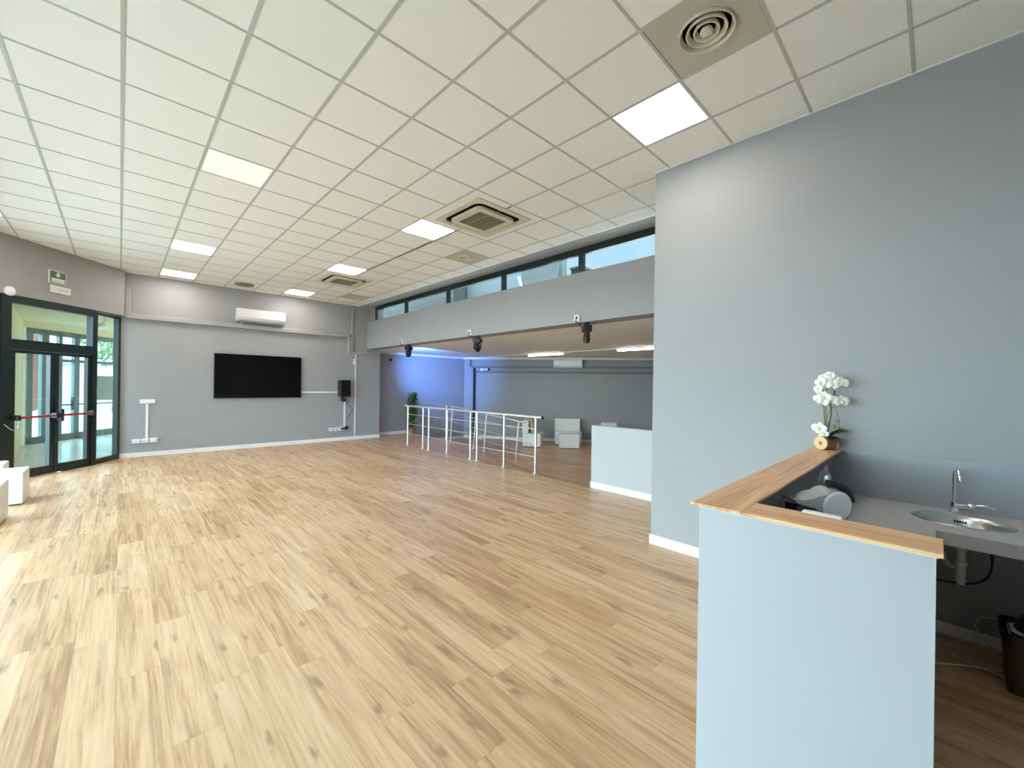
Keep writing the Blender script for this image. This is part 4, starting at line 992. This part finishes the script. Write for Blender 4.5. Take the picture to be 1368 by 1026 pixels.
for k, s_ in enumerate(stems):
    q = []
    for i in range(len(s_) - 1):
        p0, p1, p2, p3 = s_[max(i - 1, 0)], s_[i], s_[i + 1], s_[min(i + 2, len(s_) - 1)]
        for m_ in range(6):
            u = m_ / 6; q.append(.5 * ((2 * p1) + (p2 - p0) * u + (2 * p0 - 5 * p1 + 4 * p2 - p3) * u * u + (3 * p1 - p0 - 3 * p2 + p3) * u ** 3))
    q.append(s_[-1]); mb = MB(); mb.tube(q, .0035, 8); mb.build('stem', 'stem', t, smooth=60)
mb = MB(); mb.tube([OPt(.0, .09), OPt(.015, .2), OPt(.03, .28), OPt(.02, .36), OPt(.045, .42), OPt(.05, .46)], .005, 8); mb.build('twig', 'twig', t, smooth=60)
mb = MB()
for p0, p1, p2 in ((OPt(.055, .34), OPt(.07, .28), OPt(.055, .18)), (OPt(.06, .46), OPt(.055, .4), OPt(.05, .36)), (OPt(.06, .31), OPt(.085, .25), OPt(.08, .17))): mb.tube([p0, p1, p2], .0018, 6)
for p in (OPt(.055, .178), OPt(.08, .168), OPt(.075, .225), OPt(.05, .358), OPt(.055, .395)): mb.sphere(p, .0085, 10, (1, 1, 1.3))
mb.build('bud', 'stem', t, smooth=60)
for d_, L, w, z, dr in (((.4, -.5), .13, .06, .095, .1), ((.75, -.60), .15, .055, .10, .1), ((-.1, -.6), .09, .055, .10, -.2), ((.1, -.72), .08, .05, .085, .5), ((.65, -.75), .10, .05, .1, -.15), ((-.5, -.5), .09, .045, .08, .6)):
    mb = MB(); leaf(mb, OPt(.01, z, .01), (d_[0], d_[1], .35), L * 1.25, w * 1.5, dr); mb.build('leaf', 'orleaf', t, smooth=60)
mb = MB(); rnd = random.Random(2)
for k in range(9): mb.tube([OPt(.045, .075), OPt(.06 + rnd.uniform(0, .02), .06 + rnd.uniform(-.02, .02)), OPt(.065 + rnd.uniform(0, .03), .03 + rnd.uniform(-.02, .02))], .0009, 5)
mb.build('air_root', 'logcut', t)
def bloom(c, face, s, roll):
    f = Vector(face).normalized(); u = f.cross(Vector((0, 0, 1))).normalized(); v = u.cross(f)
    b = MB()
    for k, (ang, L, w) in enumerate(((90, 1.0, .75), (210, .95, .6), (330, .95, .6), (12, 1.05, 1.15), (168, 1.05, 1.15))):
        a = math.radians(ang + roll); d = u * math.cos(a) + v * math.sin(a); sd = u * -math.sin(a) + v * math.cos(a)
        vs, fs = [], []; n = 5
        for i in range(n + 1):
            q = i / n; ww = w * s * .5 * math.sin(PI * min(1, .10 + .86 * q)) ** .7
            cc = c + d * (L * s * q) + f * (.004 * (k > 2) + s * .22 * math.sin(q * PI * .8))
            vs += [cc - sd * ww - f * s * .06, cc, cc + sd * ww - f * s * .06]
        for i in range(n):
            z_ = 3 * i; fs += [(z_, z_ + 1, z_ + 4, z_ + 3), (z_ + 1, z_ + 2, z_ + 5, z_ + 4)]
        b.faces(vs, fs)
    o = b.build('bloom', 'petal', t, smooth=60)
    b = MB(); b.sphere(c + f * s * .2, s * .2, 12, (1, 1, 1)); b.sphere(c + f * s * .22 - v * s * .22, s * .16, 10); b.build('lip', 'petalc', o, smooth=60)
cam = Vector((-.985, -.17, -.1))
for r, z, dx, s, ro in ((-.02, .555, -.1, .040, 5), (.02, .575, .05, .034, 40), (-.045, .525, -.4, .040, -20), (-.015, .505, -.2, .042, 10), (.015, .53, .1, .042, 0), (.035, .505, .15, .040, 30), (.092, .515, .5, .050, 0), (.05, .545, .3, .036, 15), (-.06, .47, -.7, .034, 0), (-.055, .445, -.5, .028, 30),
                        (-.02, .405, -.1, .050, 5), (-.03, .372, -.3, .040, 20), (.025, .375, .1, .036, 0), (.094, .375, .5, .052, 0), (.05, .385, .2, .036, 50), (-.065, .395, -.8, .034, 10),
                        (-.05, .165, -.25, .050, 8), (-.045, .125, -.1, .036, 60), (-.015, .125, .1, .030, 20)):
    bloom(OPt(r, z, .02 + random.uniform(0, .02)), cam + rt * dx + Vector((0, 0, random.uniform(-.1, .3))), s, ro)

# ------------------------------------------------------------------ light
def portal(name, loc, rot, sx, sy):
    l = bpy.data.lights.new(name, 'AREA'); l.shape = 'RECTANGLE'; l.size = sx; l.size_y = sy
    l.cycles.is_portal = True
    o = bpy.data.objects.new(name, l); COL.objects.link(o); o.location = loc; o.rotation_euler = rot
portal('window_portal', (-2.12, 5.1, 1.5), (0, -PI / 2, 0), 3.0, 8.8)
portal('clerestory_portal', (5.60, 6.85, 3.67), (0, PI / 2, 0), .36, 9.6)
mid = S1 + du * .5 + dn * .3
om_ = O0 + oe * 1.9 + on_ * .15
portal('porch_portal', (om_.x, om_.y, 1.5), (PI / 2, 0, math.atan2(on_.y, on_.x) + PI / 2), 3.9, 3.0)
portal('door_portal', (mid.x, mid.y, 1.5), (PI / 2, 0, math.atan2(dn.y, dn.x) + PI / 2), 2.4, 3.0)

def spot(name, loc, tgt, col, power, ang, blend=.6, rad=.04):
    l = bpy.data.lights.new(name, 'SPOT'); l.energy = power; l.color = col; l.spot_size = math.radians(ang); l.spot_blend = blend; l.shadow_soft_size = rad
    o = bpy.data.objects.new(name, l); COL.objects.link(o); o.location = loc
    o.rotation_euler = (Vector(tgt) - Vector(loc)).to_track_quat('-Z', 'Y').to_euler()
spot('stage_beam', (XM + .20, 9.66, 2.40), (8.45, 12.38, 2.2), (.12, .30, 1.0), 1250, 60, 1.0)
spot('stage_beam', (XM + .25, 4.1, 2.36), (11.6, 9.6, 1.75), (.55, 1.0, .45), 55, 42, 1.0)

sn_ = bpy.data.lights.new('sun', 'SUN'); sn_.energy = 5.5; sn_.angle = .02; sn_.color = (1, .96, .91)
so = bpy.data.objects.new('sun', sn_); COL.objects.link(so); so.rotation_euler = Vector((-.03, .62, -.78)).to_track_quat('-Z', 'Y').to_euler()

w = bpy.data.worlds.new('daylight'); S.world = w; w.use_nodes = True
nt = w.node_tree; nt.nodes.clear()
out = nt.nodes.new('ShaderNodeOutputWorld'); bg = nt.nodes.new('ShaderNodeBackground')
tc = N(nt, 'ShaderNodeTexCoord')
no = N(nt, 'ShaderNodeTexNoise', Scale=2.2, Detail=5.0, Roughness=.55, Distortion=.3); nt.links.new(tc.outputs['Generated'], no.inputs['Vector'])
cl_ = ramp(nt, no.outputs['Fac'], [(.42, (.42, .70, .95, 1)), (.62, (.74, .88, .97, 1))])
# the sky is brighter on the side of the (hidden) sun
dt = N(nt, 'ShaderNodeVectorMath', operation='DOT_PRODUCT'); nt.links.new(tc.outputs['Generated'], dt.inputs[0]); dt.inputs[1].default_value = Vector((-.93, .12, .25)).normalized()
mr = N(nt, 'ShaderNodeMapRange', interpolation_type='SMOOTHSTEP'); nt.links.new(dt.outputs['Value'], mr.inputs['Value'])
mr.inputs['From Min'].default_value = -.15; mr.inputs['From Max'].default_value = .75; mr.inputs['To Min'].default_value = .95; mr.inputs['To Max'].default_value = 15.5
nt.links.new(cl_, bg.inputs['Color']); nt.links.new(mr.outputs[0], bg.inputs['Strength'])
nt.links.new(bg.outputs[0], out.inputs[0])

# ------------------------------------------------------------------ camera
yaw, pitch, roll, F, CX, CY, H = .8097, -.0003, .0143, 545.40, 679.71, 515.34, 1.6565
f = Vector((math.cos(yaw) * math.cos(pitch), math.sin(yaw) * math.cos(pitch), math.sin(pitch)))
r = Vector((math.sin(yaw), -math.cos(yaw), 0)); u = r.cross(f)
r2 = r * math.cos(roll) + u * math.sin(roll); u2 = -r * math.sin(roll) + u * math.cos(roll)
cam = bpy.data.cameras.new('camera'); co = bpy.data.objects.new('camera', cam); COL.objects.link(co)
cam.sensor_fit = 'HORIZONTAL'; cam.sensor_width = 36; cam.lens = F / 1368 * 36
cam.shift_x = (684 - CX) / 1368; cam.shift_y = (CY - 513) / 1368; cam.clip_start = .03; cam.clip_end = 200
m = Matrix((r2, u2, -f)).transposed().to_4x4(); m.translation = (0, 0, H)
co.matrix_world = m
S.camera = co
vs_ = S.view_settings
S.display_settings.display_device = 'sRGB'
vs_.view_transform = 'Standard'; vs_.look = 'None'; vs_.exposure = 0.31; vs_.gamma = 1.0; vs_.use_curve_mapping = False
S.cycles.use_denoising = True
S.cycles.max_bounces = 14; S.cycles.diffuse_bounces = 7; S.cycles.transparent_max_bounces = 16
S.cycles.sample_clamp_indirect = 8
